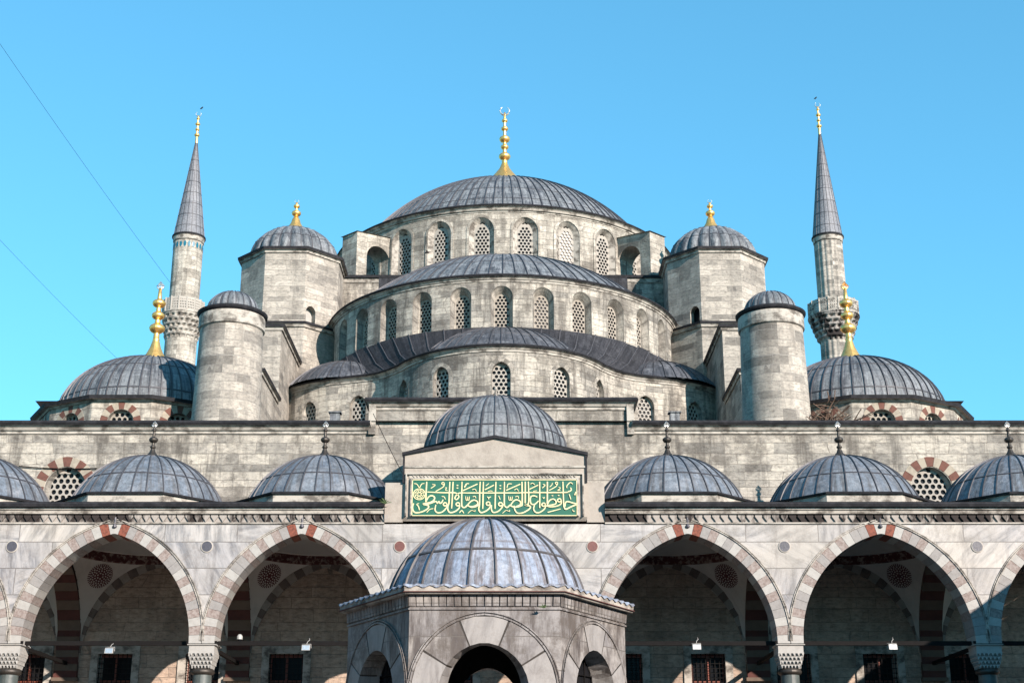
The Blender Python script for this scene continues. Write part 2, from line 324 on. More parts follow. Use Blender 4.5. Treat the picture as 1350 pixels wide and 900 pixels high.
def wall(mb, path, z0, z1, ops=(), m=0, mr=1, u0=0, u1=None, d=0, uo=0):
    """ops: dicts u, zs, zp, hw, rise, dep, sx, sz (splayed reveal)"""
    u1 = path.len if u1 is None else u1
    brk = sorted(set([u0, u1] + [l for l in path.L if u0 < l < u1] + [o['u'] + k * o['hw'] for o in ops for k in (-1, 1)]))
    brk = [b for b in brk if u0 - 1e-6 <= b <= u1 + 1e-6]
    b2 = [brk[0]]
    for b_ in brk[1:]:
        if b_ - b2[-1] > 1e-5: b2.append(b_)
    def P(u, z, dd=0): q = path.at(u, d + dd); return (q[0], q[1], z)
    def qd(ua, za, ub, zb, uc, zc, ud, zd, mm): mb.face([P(ua, za), P(ub, zb), P(uc, zc), P(ud, zd)], [(ua + uo, za), (ub + uo, zb), (uc + uo, zc), (ud + uo, zd)], mm)
    for a, c in zip(b2, b2[1:]):
        md = (a + c) / 2
        if any(abs(md - o['u']) < o['hw'] for o in ops): continue
        qd(a, z0, c, z0, c, z1, a, z1, m)
    for o in ops:
        ol = outline(o['hw'], o['zs'], o['zp'], o['rise']); U = o['u']
        if o['zs'] > z0 + 1e-4: qd(U - o['hw'], z0, U + o['hw'], z0, U + o['hw'], o['zs'], U - o['hw'], o['zs'], m)
        for (xa, za), (xb, zb) in zip(ol[1:-1], ol[2:-1]):
            qd(U + xa, za, U + xb, zb, U + xb, z1, U + xa, z1, m)
        dep, sx, sz = o.get('dep', 0.4), o.get('sx', 1), o.get('sz', 1)
        inn = [(x * sx, o['zs'] + (z - o['zs']) * sz) for x, z in ol]
        lp = ol + [ol[0]]; li = inn + [inn[0]]; s_ = 0
        if o['zs'] <= z0 + 1e-4: lp.pop(); li.pop()
        for k in range(len(lp) - 1):
            l = math.dist(lp[k], lp[k + 1])
            mb.face([P(U + lp[k][0], lp[k][1]), P(U + li[k][0], li[k][1], -dep), P(U + li[k + 1][0], li[k + 1][1], -dep), P(U + lp[k + 1][0], lp[k + 1][1])],
                    [(s_, 0), (s_, dep), (s_ + l, dep), (s_ + l, 0)], mr); s_ += l
def sweep(mb, path, prof, ms=0, u0=0, u1=None, caps=True):
    u1 = path.len if u1 is None else u1
    us = sorted(set([u0, u1] + [l for l in path.L if u0 < l < u1]))
    for k in range(len(prof) - 1):
        (d0, z0), (d1, z1) = prof[k], prof[k + 1]; mm = ms[k] if hasattr(ms, '__len__') else ms
        for a, c in zip(us, us[1:]):
            A, B, C, D = path.at(a, d0), path.at(c, d0), path.at(c, d1), path.at(a, d1); e = abs(d1 - d0) + abs(z1 - z0)
            mb.face([(*A, z0), (*B, z0), (*C, z1), (*D, z1)], [(a, z0), (c, z0), (c, z0 + e), (a, z0 + e)], mm)
    if caps and not path.closed:
        for u in (u0, u1): mb.face([(*path.at(u, d_), z_) for d_, z_ in prof], None, ms[0] if hasattr(ms, '__len__') else ms)
def cornice(mb, path, z, lead_h=0.16, st=0.2, out=0.28, u0=0, u1=None, inn=-0.4):
    # dark lead lip over a moulded stone course; materials 0 = stone, 1 = lead edge
    sweep(mb, path, [(0.002, z - lead_h - st - 0.12), (0.05, z - lead_h - st - 0.12), (0.05, z - lead_h - st), (out * 0.4, z - lead_h - st), (out * 0.55, z - lead_h - st * 0.45), (out * 0.85, z - lead_h), (out, z - lead_h), (out + 0.05, z - lead_h * 0.5), (out, z), (inn, z + 0.03)],
          [0, 0, 0, 0, 0, 0, 1, 1, 1], u0, u1)
def lattice(name, path, U, d, hw, zs, zp, rise, parent, pitch=0.25, mat=None, hole=0.385):
    """pierced stone screen with real holes, dark glass behind"""
    (px, py), t, n = path.frame(U); mb = MB()
    def P(x, z, dd): return (px + t[0] * x + n[0] * (d + dd), py + t[1] * x + n[1] * (d + dd), z)
    R = pitch / sqrt(3); dy = pitch * sqrt(3) / 2; th = 0.07; zt = zp + rise
    j = 0; z = zs + 0.1
    while z < zt + 0.1:
        x = -math.ceil(hw / pitch) * pitch + (pitch / 2 if j % 2 else 0)
        while x < hw + pitch:
            if abs(x) < hw + 0.06 and z < zp + archz(x, hw, rise) + pitch * 1.5:
                H = [(x + R * sin(pi / 3 * k), z + R * cos(pi / 3 * k)) for k in range(6)]; H12 = []
                for k in range(6): a, b_ = H[k], H[(k + 1) % 6]; H12 += [a, ((a[0] + b_[0]) / 2, (a[1] + b_[1]) / 2)]
                C = [(x + pitch * hole * sin(pi / 6 * k), z + pitch * hole * cos(pi / 6 * k)) for k in range(12)]
                inside = abs(x) < hw - pitch * 0.25 and z < zp + archz(x, hw, rise) - pitch * 0.2 and z > zs + 0.03
                if inside:
                    for k in range(12):
                        k2 = (k + 1) % 12
                        mb.face([P(*H12[k], 0), P(*C[k], 0), P(*C[k2], 0), P(*H12[k2], 0)])
                        mb.face([P(*C[k], 0), P(*C[k], -th), P(*C[k2], -th), P(*C[k2], 0)])
                else: mb.face([P(*q, 0) for q in H[::-1]])
            x += pitch
        z += dy; j += 1
    e = 0.15
    mb.face([P(-hw - e, zs - e, -th), P(hw + e, zs - e, -th), P(hw + e, zt + e, -th), P(-hw - e, zt + e, -th)], m=1)
    return mb.build(name, [mat or M_LATT, M_DARK], parent)
def ring(mb, path, U, zs, zp, hw, rise, th, d0, d1, n, pick, straight=True, gap=0.004):
    """voussoir ring round an arch; each stone its own block; pick(i, n) -> material"""
    ol = outline(hw, zs, zp, rise, 24)
    if not straight: ol = ol[1:-1]
    S = [0]
    for a, b_ in zip(ol, ol[1:]): S.append(S[-1] + math.dist(a, b_))
    def pt(s):
        s = min(max(s, 0), S[-1]); i = 0
        while i < len(ol) - 2 and s > S[i + 1]: i += 1
        l = S[i + 1] - S[i] or 1e-9; tt = (s - S[i]) / l
        return (ol[i][0] + (ol[i + 1][0] - ol[i][0]) * tt, ol[i][1] + (ol[i + 1][1] - ol[i][1]) * tt)
    def io(s):
        a, b_ = pt(s - 0.04), pt(s + 0.04); dx, dz = b_[0] - a[0], b_[1] - a[1]; l = math.hypot(dx, dz); p = pt(s)
        return p, (p[0] - dz / l * th, p[1] + dx / l * th)
    for i in range(n):
        g = gap; sa, sb = S[-1] * i / n + g, S[-1] * (i + 1) / n - g; k = 3; mm = pick(i, n)
        for j in range(k):
            a0, a1 = io(sa + (sb - sa) * j / k); b0, b1 = io(sa + (sb - sa) * (j + 1) / k)
            def P(q, d): w_ = path.at(U + q[0], d); return (w_[0], w_[1], q[1])
            mb.face([P(a0, d0), P(b0, d0), P(b1, d0), P(a1, d0)], m=mm)
            mb.face([P(a0, d1), P(b0, d1), P(b0, d0), P(a0, d0)], m=mm)
            mb.face([P(a1, d0), P(b1, d0), P(b1, d1), P(a1, d1)], m=mm)
            if j == 0: mb.face([P(a0, d0), P(a1, d0), P(a1, d1), P(a0, d1)], m=mm)
            if j == k - 1: mb.face([P(b0, d0), P(b0, d1), P(b1, d1), P(b1, d0)], m=mm)
def lathe(mb, cx, cy, prof, n=32, m=0, smooth=True, a0=0, a1=2 * pi, uvs=None, mod=None):
    P, UV = [], []; v = 0; rm = max(p[0] for p in prof)
    for k, (r, z) in enumerate(prof):
        if k: v += math.dist(prof[k - 1], prof[k])
        row, ur = [], []
        for i in range(n + 1):
            a = a0 + (a1 - a0) * i / n; rr = r * (mod(a, r, z) if mod else 1)
            row.append((cx + rr * sin(a), cy - rr * cos(a), z)); ur.append((i / n * (uvs[0] if uvs else (a1 - a0) * rm), v / (uvs[1] if uvs else 1)))
        P.append(row); UV.append(ur)
    mb.grid(P, UV, m, smooth, flip=False)
def capprof(R, H, z0, n=14, foot=0.0, power=None):
    rs = (R * R + H * H) / (2 * H); zc = z0 + H - rs; t0 = math.asin(min(1, R / rs)); 
    if H > R: t0 = pi - t0
    pr = [(rs * sin(t0 * (1 - i / n)), zc + rs * cos(t0 * (1 - i / n))) for i in range(n + 1)]
    if foot: pr = [(R + foot, z0 - foot * 0.55), (R + foot * 0.4, z0 - foot * 0.12)] + pr
    pr[-1] = (0.02, z0 + H); return pr
def ellprof(R, H, z0, n=14, foot=0.0, p=1.0):
    pr = [(R * cos(pi / 2 * i / n) ** p, z0 + H * sin(pi / 2 * i / n)) for i in range(n + 1)]
    if foot: pr = [(R + foot, z0 - foot * 0.5), (R + foot * 0.35, z0 - foot * 0.05)] + pr
    pr[-1] = (0.02, z0 + H); return pr
def dome(name, cx, cy, prof, ribs, parent, mat, rw=0.07, rh=0.05, seam=1.2, rmin=0.35, a0=0.0, a1=2 * pi, gores=0.0, ribmat=None, seams=(), rot=0.0):
    mb = MB(); full = abs(a1 - a0 - 2 * pi) < 1e-6
    npr = max(2, int(round(96 / ribs))) if ribs < 60 else 1
    n = ribs * npr if full else max(24, int(ribs * (a1 - a0) / (2 * pi)) * npr)
    if gores: n = ribs * 6
    mod = (lambda a, r, z: 1 + gores * (abs(sin(ribs * (a - rot) / 2)) - 0.5) * min(1, r * 2)) if gores else None
    lathe(mb, cx, cy, prof, n, 0, True, a0 + rot, a1 + rot, uvs=((ribs * (a1 - a0) / (2 * pi)), seam), mod=mod)
    nr = ribs if full else int(ribs * (a1 - a0) / (2 * pi)) + 1
    if rw:
        for i in range(nr):
            a = a0 + rot + 2 * pi * i / ribs + random.uniform(-0.07, 0.07) * 2 * pi / ribs; T = (cos(a), sin(a)); Nn = (sin(a), -cos(a)); rows = []
            for k, (r, z) in enumerate(prof):
                if r < rmin: break
                q0, q1 = prof[max(0, k - 1)], prof[min(len(prof) - 1, k + 1)]; dr, dz = q1[0] - q0[0], q1[1] - q0[1]; l = math.hypot(dr, dz)
                nr_, nz_ = dz / l, -dr / l; wd = rw * min(1.0, 0.45 + r / prof[0][0]) / 2; row = []
                for tx, h in ((-wd, -0.01), (-wd * 0.7, rh), (wd * 0.7, rh), (wd, -0.01)):
                    rr = (r * (mod(a, r, z) if mod else 1)) + nr_ * h
                    row.append((cx + Nn[0] * rr + T[0] * tx, cy + Nn[1] * rr + T[1] * tx, z + nz_ * h))
                rows.append(row)
            if len(rows) > 1: mb.grid(rows, None, 1, False)
    # lapped horizontal seams
    for sfrac in seams:
        k = int(sfrac * (len(prof) - 1)); t_ = sfrac * (len(prof) - 1) - k
        r = prof[k][0] * (1 - t_) + prof[k + 1][0] * t_; z = prof[k][1] * (1 - t_) + prof[k + 1][1] * t_
        dr, dz = prof[k + 1][0] - prof[k][0], prof[k + 1][1] - prof[k][1]; l = math.hypot(dr, dz); q = (dr / l * 0.02, dz / l * 0.02)
        h = 0.022; sp = [(r - q[0] * 1.5, z - q[1] * 1.5), (r - q[0] + dz / l * h, z - q[1] - dr / l * h), (r + q[0] + dz / l * h, z + q[1] - dr / l * h), (r + 2 * q[0], z + 2 * q[1])]
        lathe(mb, cx, cy, sp, n, 1, False, a0 + rot, a1 + rot, mod=mod)
    return mb.build(name, [mat, ribmat or M_RIB], parent)
def crescent(mb, x, y, z, R, th=0.03, m=0):
    P = [(x + R * sin(a), y, z - R * cos(a)) for a in [(-2.6 + 5.2 * i / 20) for i in range(21)]]
    mb.tube(P, [max(0.012, th * cos((-2.6 + 5.2 * i / 20) / 2) ** 1.0) for i in range(21)], 6, m)
def tulip(mb, x, y, z, s, m=0):
    # open leaf-shaped loop with a small leaf within
    for k, (sx, sz) in enumerate(((1, 1.0), (0.45, 0.5))):
        L = [(0, 0), (-0.7, 0.55), (-0.85, 0.95), (-0.45, 1.35), (0, 2.0), (0.45, 1.35), (0.85, 0.95), (0.7, 0.55), (0, 0)]
        mb.tube([(x + a * s * sx, y, z + b_ * s * sz + (0.45 * s if k else 0)) for a, b_ in L], s * 0.17, 5, m)
def finial(name, x, y, spec, parent, mats, top, n=20):
    """spec: (r, z) turned profile with a bulb for each (z, R) pair; top: ('crescent'|'tulip', z, size)"""
    mb = MB(); base, bulbs, zt, rs = spec; prof = list(base)
    for zb, R in bulbs:
        hh = R * 0.72
        prof += [(rs, zb - hh * 1.05)] + [(max(rs, R * cos(t)), zb + hh * sin(t) * (1 if t < 0 else 0.9)) for t in (-1.3, -0.9, -0.5, -0.15, 0.15, 0.5, 0.9, 1.3)] + [(rs, zb + hh * 1.05)]
        rs *= 0.9
    prof += [(rs * 0.7, zt), (0.005, zt + 0.02)]
    lathe(mb, x, y, prof, n, 0)
    if top[0] == 'crescent': crescent(mb, x, y, top[1] + top[2], top[2], top[2] * 0.22, 1)
    elif top[0] == 'tulip': tulip(mb, x, y, top[1], top[2], 1)
    return mb.build(name, mats, parent)
AX = -0.57      # the building's axis of symmetry

# ------------------------------------------------------------------ ground
mb = MB(); mb.face([(-600, -400, 0), (600, -400, 0), (600, 900, 0), (-600, 900, 0)])
tag(mb.build("courtyard_ground", M_PAVE), kind='structure')

# ================================================================== MOSQUE
mosque = empty("mosque", (AX, 85, 0), "great grey domed mosque of stacked half domes and stone towers rising behind the arcade", "mosque")

# ---- prayer hall front wall
HY = 51.3
hall = Path([(-29, 112), (-29, HY), (28, HY), (28, 112)])
def hu(x): return (112 - HY) + (x + 29)
hx0, hx1 = Wp(492, 525, HY)[0], Wp(830, 525, HY)[0]
ZW = Wp(675, 558.5, HY)[2]; ZR = Wp(660, 528, HY)[2]
win_l = Wp(86, 640, HY)[0]; win_r = Wp(1228, 640, HY)[0]; zwc = Wp(86, 638, HY)[2]
cols = [-21.6, -15.6, -9.6, -3.72, 2.52, 8.62, 14.75, 20.85]
rnd = [dict(u=hu(x), zs=zwc - 0.75, zp=zwc - 0.2, hw=0.76, rise=0.85, dep=0.25) for x in (win_l, win_r)]
doors = [Wp(u, 860, HY)[0] for u in (38.5, 153, 268, 378, 601, 716, 824, 933, 1045, 1159, 1272)]
dops = [dict(u=hu(x), zs=3.6, zp=7.32, hw=0.62, rise=0.02, dep=0.3) for x in doors]
mb = MB()
ZI = 11.0
wall(mb, hall, 0, ZI, dops, 1, 2)
wall(mb, hall, ZI, ZW, rnd, 0, 0, uo=1.7)
wall(mb, hall, ZW, ZR, (), 0, 0, hu(hx0), hu(hx1), uo=1.7)
for x in (hx0, hx1): mb.face([(x, HY, ZW - .1), (x, HY + 1.2, ZW - .1), (x, HY + 1.2, ZR), (x, HY, ZR)])
hw_ = mb.build("front_wall", [M_LIME, M_INNER, M_TRIM], mosque)
mb = MB()
cornice(mb, hall, ZW + 0.06, 0.17, 0.16, 0.28, 0, hu(hx0) - 0.0)
cornice(mb, hall, ZW + 0.06, 0.17, 0.16, 0.28, hu(hx1), None)
rais = Path([(hx0, HY + 1.2), (hx0, HY), (hx1, HY), (hx1, HY + 1.2)])
cornice(mb, rais, ZR + 0.06, 0.17, 0.14, 0.26, inn=-0.5)
# moulding that drops down beside the raised middle
for x, s in ((hx0, -1), (hx1, 1)): mb.box(x - 0.13, x + 0.13, HY - 0.14, HY + 0.1, ZW - 0.42, ZR - 0.1, 0)
mb.build("cornice", [M_TRIM, M_EDGE], hw_)
for o, x in zip(rnd, (win_l, win_r)):
    lattice("window", hall, o['u'], -0.22, 0.76, o['zs'], o['zp'], 0.85, hw_, 0.235, M_LATT)
    mb = MB(); ring(mb, hall, o['u'], o['zs'], o['zp'], 0.78, 0.87, 0.36, 0.02, -0.1, 17, lambda i, n: 0 if i % 2 == 0 else 1)
    mb.build("window_arch", [M_RED, M_CREAM], hw_)
for x in doors:
    U = hu(x); mb = MB(); y0 = HY - 0.16
    for a, b_, c_, d_ in ((x - 0.86, x - 0.60, 3.4, 7.62), (x + 0.60, x + 0.86, 3.4, 7.62), (x - 0.60, x + 0.60, 7.33, 7.62)): mb.box(a, b_, HY - 0.07, HY + 0.12, c_, d_, 0)
    for k in range(3): mb.box(x - 0.60 + k * 0.56, x - 0.52 + k * 0.56, HY + 0.18, HY + 0.26, 3.6, 7.33, 1)
    for z_ in (5.2, 6.35, 7.22): mb.box(x - 0.6, x + 0.6, HY + 0.19, HY + 0.25, z_, z_ + 0.09, 1)
    for k in range(8): q = x - 0.56 + k * 0.16; mb.box(q - .012, q + .012, HY + 0.03, HY + 0.055, 3.6, 7.33, 2)
    for k in range(22): q = 3.7 + k * 0.165; mb.box(x - 0.6, x + 0.6, HY + 0.02, HY + 0.04, q - .01, q + .01, 2)
    mb.box(x - 0.6, x + 0.6, HY + 0.27, HY + 0.29, 3.6, 7.33, 3)
    mb.build("window", [M_TRIM, M_WOOD, M_IRON, M_DARK], hw_)
mb = MB()
mb.face([(-29.3, HY - 0.2, ZW + .06), (28.3, HY - 0.2, ZW + .06), (28.3, 112, ZW + .06), (-29.3, 112, ZW + .06)])
mb.face([(hx0 - .2, HY - .1, ZR + .05), (hx1 + .2, HY - .1, ZR + .05), (hx1 + .2, 74, ZR + .05), (hx0 - .2, 74, ZR + .05)])
for x in (hx0, hx1): mb.face([(x, HY + 1, ZW), (x, 74, ZW), (x, 74, ZR + .05), (x, HY + 1, ZR + .05)])
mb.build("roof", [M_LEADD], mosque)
mb = MB(); wall(mb, Path([(28, 112), (-29, 112)]), 0, ZW); mb.build("rear_wall", [M_LIME], mosque)

# ---- tall side wings and piers carrying the octagonal towers
def tower(s):
    cx = AX + s * 13.5; cy = 86.0; R = 3.34
    P8 = ngon(cx, cy, R, 8); P8b = ngon(cx, cy, R * 1.05, 8); zt = 35.75; zl = 30.75
    side = P8.len / 8
    # the window on the diagonal face that looks at the main dome
    k = 4.5 if s < 0 else 2.5; 
    mb = MB(); opn = [dict(u=side * 4.5, zs=30.8, zp=31.6, hw=0.36, rise=0.4, dep=0.5)]
    # faces are counted from the back; face 4 looks at the court
    opn[0]['u'] = side * (4.5 if s < 0 else 2.5) + (-0.75 if s < 0 else 0.75)
    wall(mb, P8, zl, zt, opn, 0, 1)
    o = mb.build("weight_tower", [M_LIMET, M_TRIM], mosque)
    (px, py), t, n = P8.frame(opn[0]['u']); mb = MB()
    q = lambda x, z, d: (px + t[0] * x + n[0] * d, py + t[1] * x + n[1] * d, z)
    mb.face([q(-.5, 30.7, -.45), q(.5, 30.7, -.45), q(.5, 32.2, -.45), q(-.5, 32.2, -.45)]); mb.build("window", [M_DARK if s > 0 else M_WHITE], o)
    mb = MB(); wall(mb, P8b, ZW, zl - 0.0); mb.build("tower_base", [M_LIMET], mosque)
    mb = MB(); sweep(mb, P8b, [(0.002, zl - .3), (0.1, zl - .3), (0.16, zl - .12), (0.22, zl - .12), (0.25, zl + .02), (-0.3, zl + .2)], [0, 0, 0, 1, 1]); mb.build("ledge", [M_TRIM, M_EDGE], o)
    mb = MB(); sweep(mb, P8, [(0.002, zt - .34), (0.08, zt - .34), (0.10, zt - .16), (0.24, zt - .16), (0.27, zt), (-0.9, zt + .22)], [0, 0, 0, 1, 1]); mb.build("cornice", [M_TRIM, M_EDGE], o)
    dm = dome("small_dome", cx, cy, ellprof(2.8, 2.42, zt + 0.1, 14), 24, mosque, M_LEAD, 0.05, 0.03, 0.9, 0.3, gores=0.075, seams=(0.3, 0.62), rot=0.06)
    z0 = zt + 2.85
    finial("finial", cx, cy, ([(0.62, z0 - .4), (0.45, z0 - .1), (0.32, z0 + .12), (0.25, z0 + .38), (0.13, z0 + .6)], [(z0 + .82, 0.31), (z0 + 1.32, 0.21)], z0 + 1.6, 0.08), dm, [M_GOLD, M_SILV], ('crescent', z0 + 1.55, 0.13))
    # buttress blocks stepping down towards the court
    xo = AX + s * 12.35
    for (ya, yb, zz) in ((76, 84.5, 28.2), (70.6, 76, 23.9)):
        wd = 4.0 if ya > 75 else 3.0; xa, xb = (xo - wd, xo) if s < 0 else (xo, xo + wd)
        pth = Path([(xa, yb), (xa, ya), (xb, ya), (xb, yb)]); mb = MB(); wall(mb, pth, ZW, zz)
        mb.face([(xa, ya, zz), (xb, ya, zz), (xb, yb, zz), (xa, yb, zz)], m=2)
        sweep(mb, pth, [(0.002, zz - .3), (0.07, zz - .3), (0.1, zz - .14), (0.18, zz - .14), (0.2, zz + .02), (-.1, zz + .03)], [1, 1, 1, 2, 2])
        mb.build("buttress", [M_LIMET, M_TRIM, M_EDGE], mosque)
    # round stair turret
    tx, ty = Wp(307.5 if s < 0 else 1015, 405, 55)[0], 55.0; mb = MB(); zl2 = 21.28
    lathe(mb, tx, ty, [(1.38, ZW - .2), (1.35, 16.8), (1.30, 19.0), (1.25, 20.8)], 40, 0)
    o = mb.build("stair_turret", [M_LIMET], mosque)
    mb = MB(); lathe(mb, tx, ty, [(1.25, zl2 - .75), (1.33, zl2 - .7), (1.33, zl2 - .22), (1.31, zl2 - .17)], 40, 0, False); lathe(mb, tx, ty, [(1.31, zl2 - .17), (1.37, zl2 - .13), (1.41, zl2 - .08), (1.42, zl2 - .01), (1.3, zl2 + .06), (1.0, zl2 + .14)], 40, 1, False)
    mb.build("cornice", [M_TRIM, M_EDGE], o)
    dome("turret_dome", tx, ty, ellprof(1.06, 0.87, zl2 + .1, 10), 20, mosque, M_LEAD, 0.035, 0.03, 0.7, 0.15, gores=0.05)
for s in (-1, 1): tower(s)

# ---- square base under the drum
mb = MB(); sq = Path([(AX - 13.2, 101), (AX - 11.6, 88.2), (AX + 11.6, 88.2), (AX + 13.2, 101)])
wall(mb, sq, ZW, 35.75); o = mb.build("square_base", [M_LIME], mosque)
mb = MB(); sweep(mb, sq, [(0.002, 35.45), (0.06, 35.45), (0.08, 35.72), (0.2, 35.72), (0.22, 35.9), (-0.5, 35.95)], [0, 0, 1, 1, 1]); mb.build("cornice", [M_TRIM, M_EDGE], o)
mb = MB(); mb.face([(AX - 13.3, 112, 35.93), (AX - 11.6, 88.2, 35.93), (AX + 11.6, 88.2, 35.93), (AX + 13.3, 112, 35.93)])
# low lead-covered steps where the half dome meets the base
for s in (-1, 1):
    for xa, xb, ya, yb, za in ((7.6, 9.6, 85.5, 88.15, 33.1), (6.2, 8.0, 86.2, 88.1, 35.0)):
        a, b_ = sorted((AX + s * xa, AX + s * xb)); mb.box(a, b_, ya, yb, 30, za)
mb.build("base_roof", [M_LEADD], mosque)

# ---- drum and main dome
DX, DY, DR = AX, 100.6, 12.3
dp = arcpath(DX, DY, DR, -180, 180, 104); step = 13.7
def du(a): return DR * radians(a + 180) * (dp.len / (2 * pi * DR))
ang = [step * (k + 0.5) for k in range(-7, 7)]
dops = [dict(u=du(a), zs=36.75, zp=39.25, hw=0.84, rise=0.94, dep=0.36, sx=0.62, sz=0.93) for a in ang]
mb = MB(); wall(mb, dp, 35.6, 40.75, dops, 0, 1); drum = mb.build("drum", [M_LIMED, M_TRIM], mosque)
for a in ang: lattice("window", dp, du(a), -0.34, 0.50, 36.6, 39.15, 0.52, drum, 0.25)
mb = MB()
for a in ang: ring(mb, dp, du(a), 36.75, 39.25, 0.85, 0.95, 0.16, 0.05, -0.05, 13, lambda i, n: 0, straight=True)
mb.build("window_surround", [M_LIMED], drum)
mb = MB(); cornice(mb, dp, 41.0, 0.14, 0.22, 0.38, inn=-0.9); mb.build("cornice", [M_TRIM, M_EDGE], drum)
mdome = dome("central_dome", DX, DY, capprof(11.4, 6.55, 41.05, 22), 104, mosque, M_LEAD, 0.07, 0.07, 1.15, 0.9, seams=(0.12, 0.24, 0.36, 0.48, 0.6, 0.72))
z = 48.9
finial("finial", DX, DY, ([(1.75, z - 1.45), (1.45, z - .9), (1.15, z - .3), (0.75, z + .2), (0.42, z + .65), (0.24, z + 1.1), (.2, z + 1.2), (.24, z + 1.25), (.2, z + 1.3)], [(z + 1.72, .46), (z + 2.52, .31), (z + 3.2, .42), (z + 4.1, .28), (z + 4.8, .23)], z + 5.5, .16), mdome, [M_GOLD, M_SILV], ('crescent', z + 5.3, 0.36))
# arched radial buttresses of the drum
for s in (-1, 1):
    a = radians(43 * s); r0, r1 = DR - 0.3, DR + 2.9; mb = MB(); n_ = (sin(a), -cos(a)); t_ = (cos(a), sin(a)); hw2 = 0.75
    def Q(r, k, z): return (DX + n_[0] * r + t_[0] * k, DY + n_[1] * r + t_[1] * k, z)
    ztop = lambda r: 39.85 - 0.45 * (r - r0) / (r1 - r0)
    c0 = (r0 + r1) / 2 - 0.35; hw3 = 1.05; ol = outline(hw3, 35.9, 37.9, 1.0); 
    for k, sg in ((-hw2, 1), (hw2, -1)):
        for ra, rb in ((r0, c0 - hw3), (c0 + hw3, r1)): mb.face([Q(ra, k, 35.9), Q(rb, k, 35.9), Q(rb, k, ztop(rb)), Q(ra, k, ztop(ra))], [(ra, 35.9), (rb, 35.9), (rb, 40), (ra, 40)])
        for (xa, za), (xb, zb) in zip(ol[1:-1], ol[2:-1]): mb.face([Q(c0 + xa, k, za), Q(c0 + xb, k, zb), Q(c0 + xb, k, ztop(c0 + xb)), Q(c0 + xa, k, ztop(c0 + xa))], [(xa, za), (xb, zb), (xb, 40), (xa, 40)])
    for (xa, za), (xb, zb) in zip(ol, ol[1:]): mb.face([Q(c0 + xa, -hw2, za), Q(c0 + xa, hw2, za), Q(c0 + xb, hw2, zb), Q(c0 + xb, -hw2, zb)])
    mb.face([Q(r1, -hw2, 35.9), Q(r1, hw2, 35.9), Q(r1, hw2, ztop(r1)), Q(r1, -hw2, ztop(r1))])
    mb.face([Q(r0, -hw2 - .1, ztop(r0) + .02), Q(r1 + .12, -hw2 - .1, ztop(r1) + .02), Q(r1 + .12, hw2 + .1, ztop(r1) + .02), Q(r0, hw2 + .1, ztop(r0) + .02)], m=1)
    mb.face([Q(r0, -hw2, ztop(r0)), Q(r0, hw2, ztop(r0)), Q(r1, hw2, ztop(r1)), Q(r1, -hw2, ztop(r1))])
    mb.build("drum_buttress", [M_LIMED, M_TRIM], mosque)

# ---- half dome on its window wall
HX, HYc, HR = AX, 86.9, 10.9
hp = arcpath(HX, HYc, HR, -92, 92, 60); hs_ = hp.len / radians(184)
def hu2(a): return hs_ * radians(a + 92)
ang = [12.4 * k for k in range(-6, 7)]
hops = [dict(u=hu2(a), zs=28.05, zp=29.95, hw=0.62, rise=0.63, dep=0.5, sx=0.68, sz=0.86) for a in ang]
mb = MB(); wall(mb, hp, ZW, 31.0, hops, 0, 0); o = mb.build("half_dome_wall", [M_LIME, M_TRIM], mosque)
for a in ang: lattice("window", hp, hu2(a), -0.48, 0.44, 27.9, 29.75, 0.45, o, 0.215, M_LATTD)
mb = MB(); cornice(mb, hp, 31.22, 0.15, 0.14, 0.26, inn=-0.6); mb.build("cornice", [M_TRIM, M_EDGE], o)
dome("half_dome", HX, HYc, capprof(10.5, 4.57, 31.22, 18), 84, mosque, M_LEAD, 0.06, 0.06, 1.1, 0.9, a0=-pi / 2, a1=pi / 2, seams=(0.25, 0.5))

# ---- lower tier: central and side exedrae
cx3, cy3, r3 = AX, 78.1, 6.1
arc3 = [(cx3 + r3 * sin(radians(a)), cy3 - r3 * cos(radians(a))) for a in range(-64, 65, 4)]
lft = [(-13.4, 80.6), (-12.5, 79.5), (-11.5, 78.75), (-10.4, 78.15), (-9.2, 77.75), (-8.1, 77.35), (-7.3, 76.85), (-6.65, 76.2)]
rgt = [(2 * AX - x, y) for x, y in lft[::-1]]
ep = Path(lft + arc3 + rgt)
uc = ep.len / 2; Z3 = 25.72
def side_u(x):
    return min((abs(ep.at(k * 0.05)[0] - x), k * 0.05) for k in range(int(ep.len / 0.05)))[1]
wl = [Wp(472, 530, 77.6)[0], Wp(407, 540, 78.8)[0]]
e3 = [dict(u=uc + r3 * radians(a) , zs=22.3, zp=24.15, hw=h, rise=0.62, dep=0.3) for a, h in ((-62, .45), (-32, .5), (0, .5), (32, .5), (62, .45))]
e3 += [dict(u=u_, zs=21.9, zp=23.95, hw=0.5, rise=0.6, dep=0.3) for x in wl for u_ in (side_u(x), ep.len - side_u(x))]
mb = MB(); wall(mb, ep, ZW, 25.5, e3, 0, 0); o = mb.build("exedra_wall", [M_LIME], mosque)
for k in e3: lattice("window", ep, k['u'], -0.27, k['hw'], k['zs'] - .1, k['zp'], k['rise'], o, 0.25, M_LATT if k['u'] > ep.len * .3 else M_LATT)
mb = MB()
for k in e3: ring(mb, ep, k['u'], k['zp'] - .5, k['zp'], k['hw'] + .02, k['rise'] + .02, .22, .012, -.1, 11, lambda i, n: i % 2)
mb.build("window_surround", [M_LIMED, M_LIMET], o)
mb = MB(); cornice(mb, ep, Z3, 0.15, 0.12, 0.24, inn=-0.3); mb.build("cornice", [M_TRIM, M_EDGE], o)
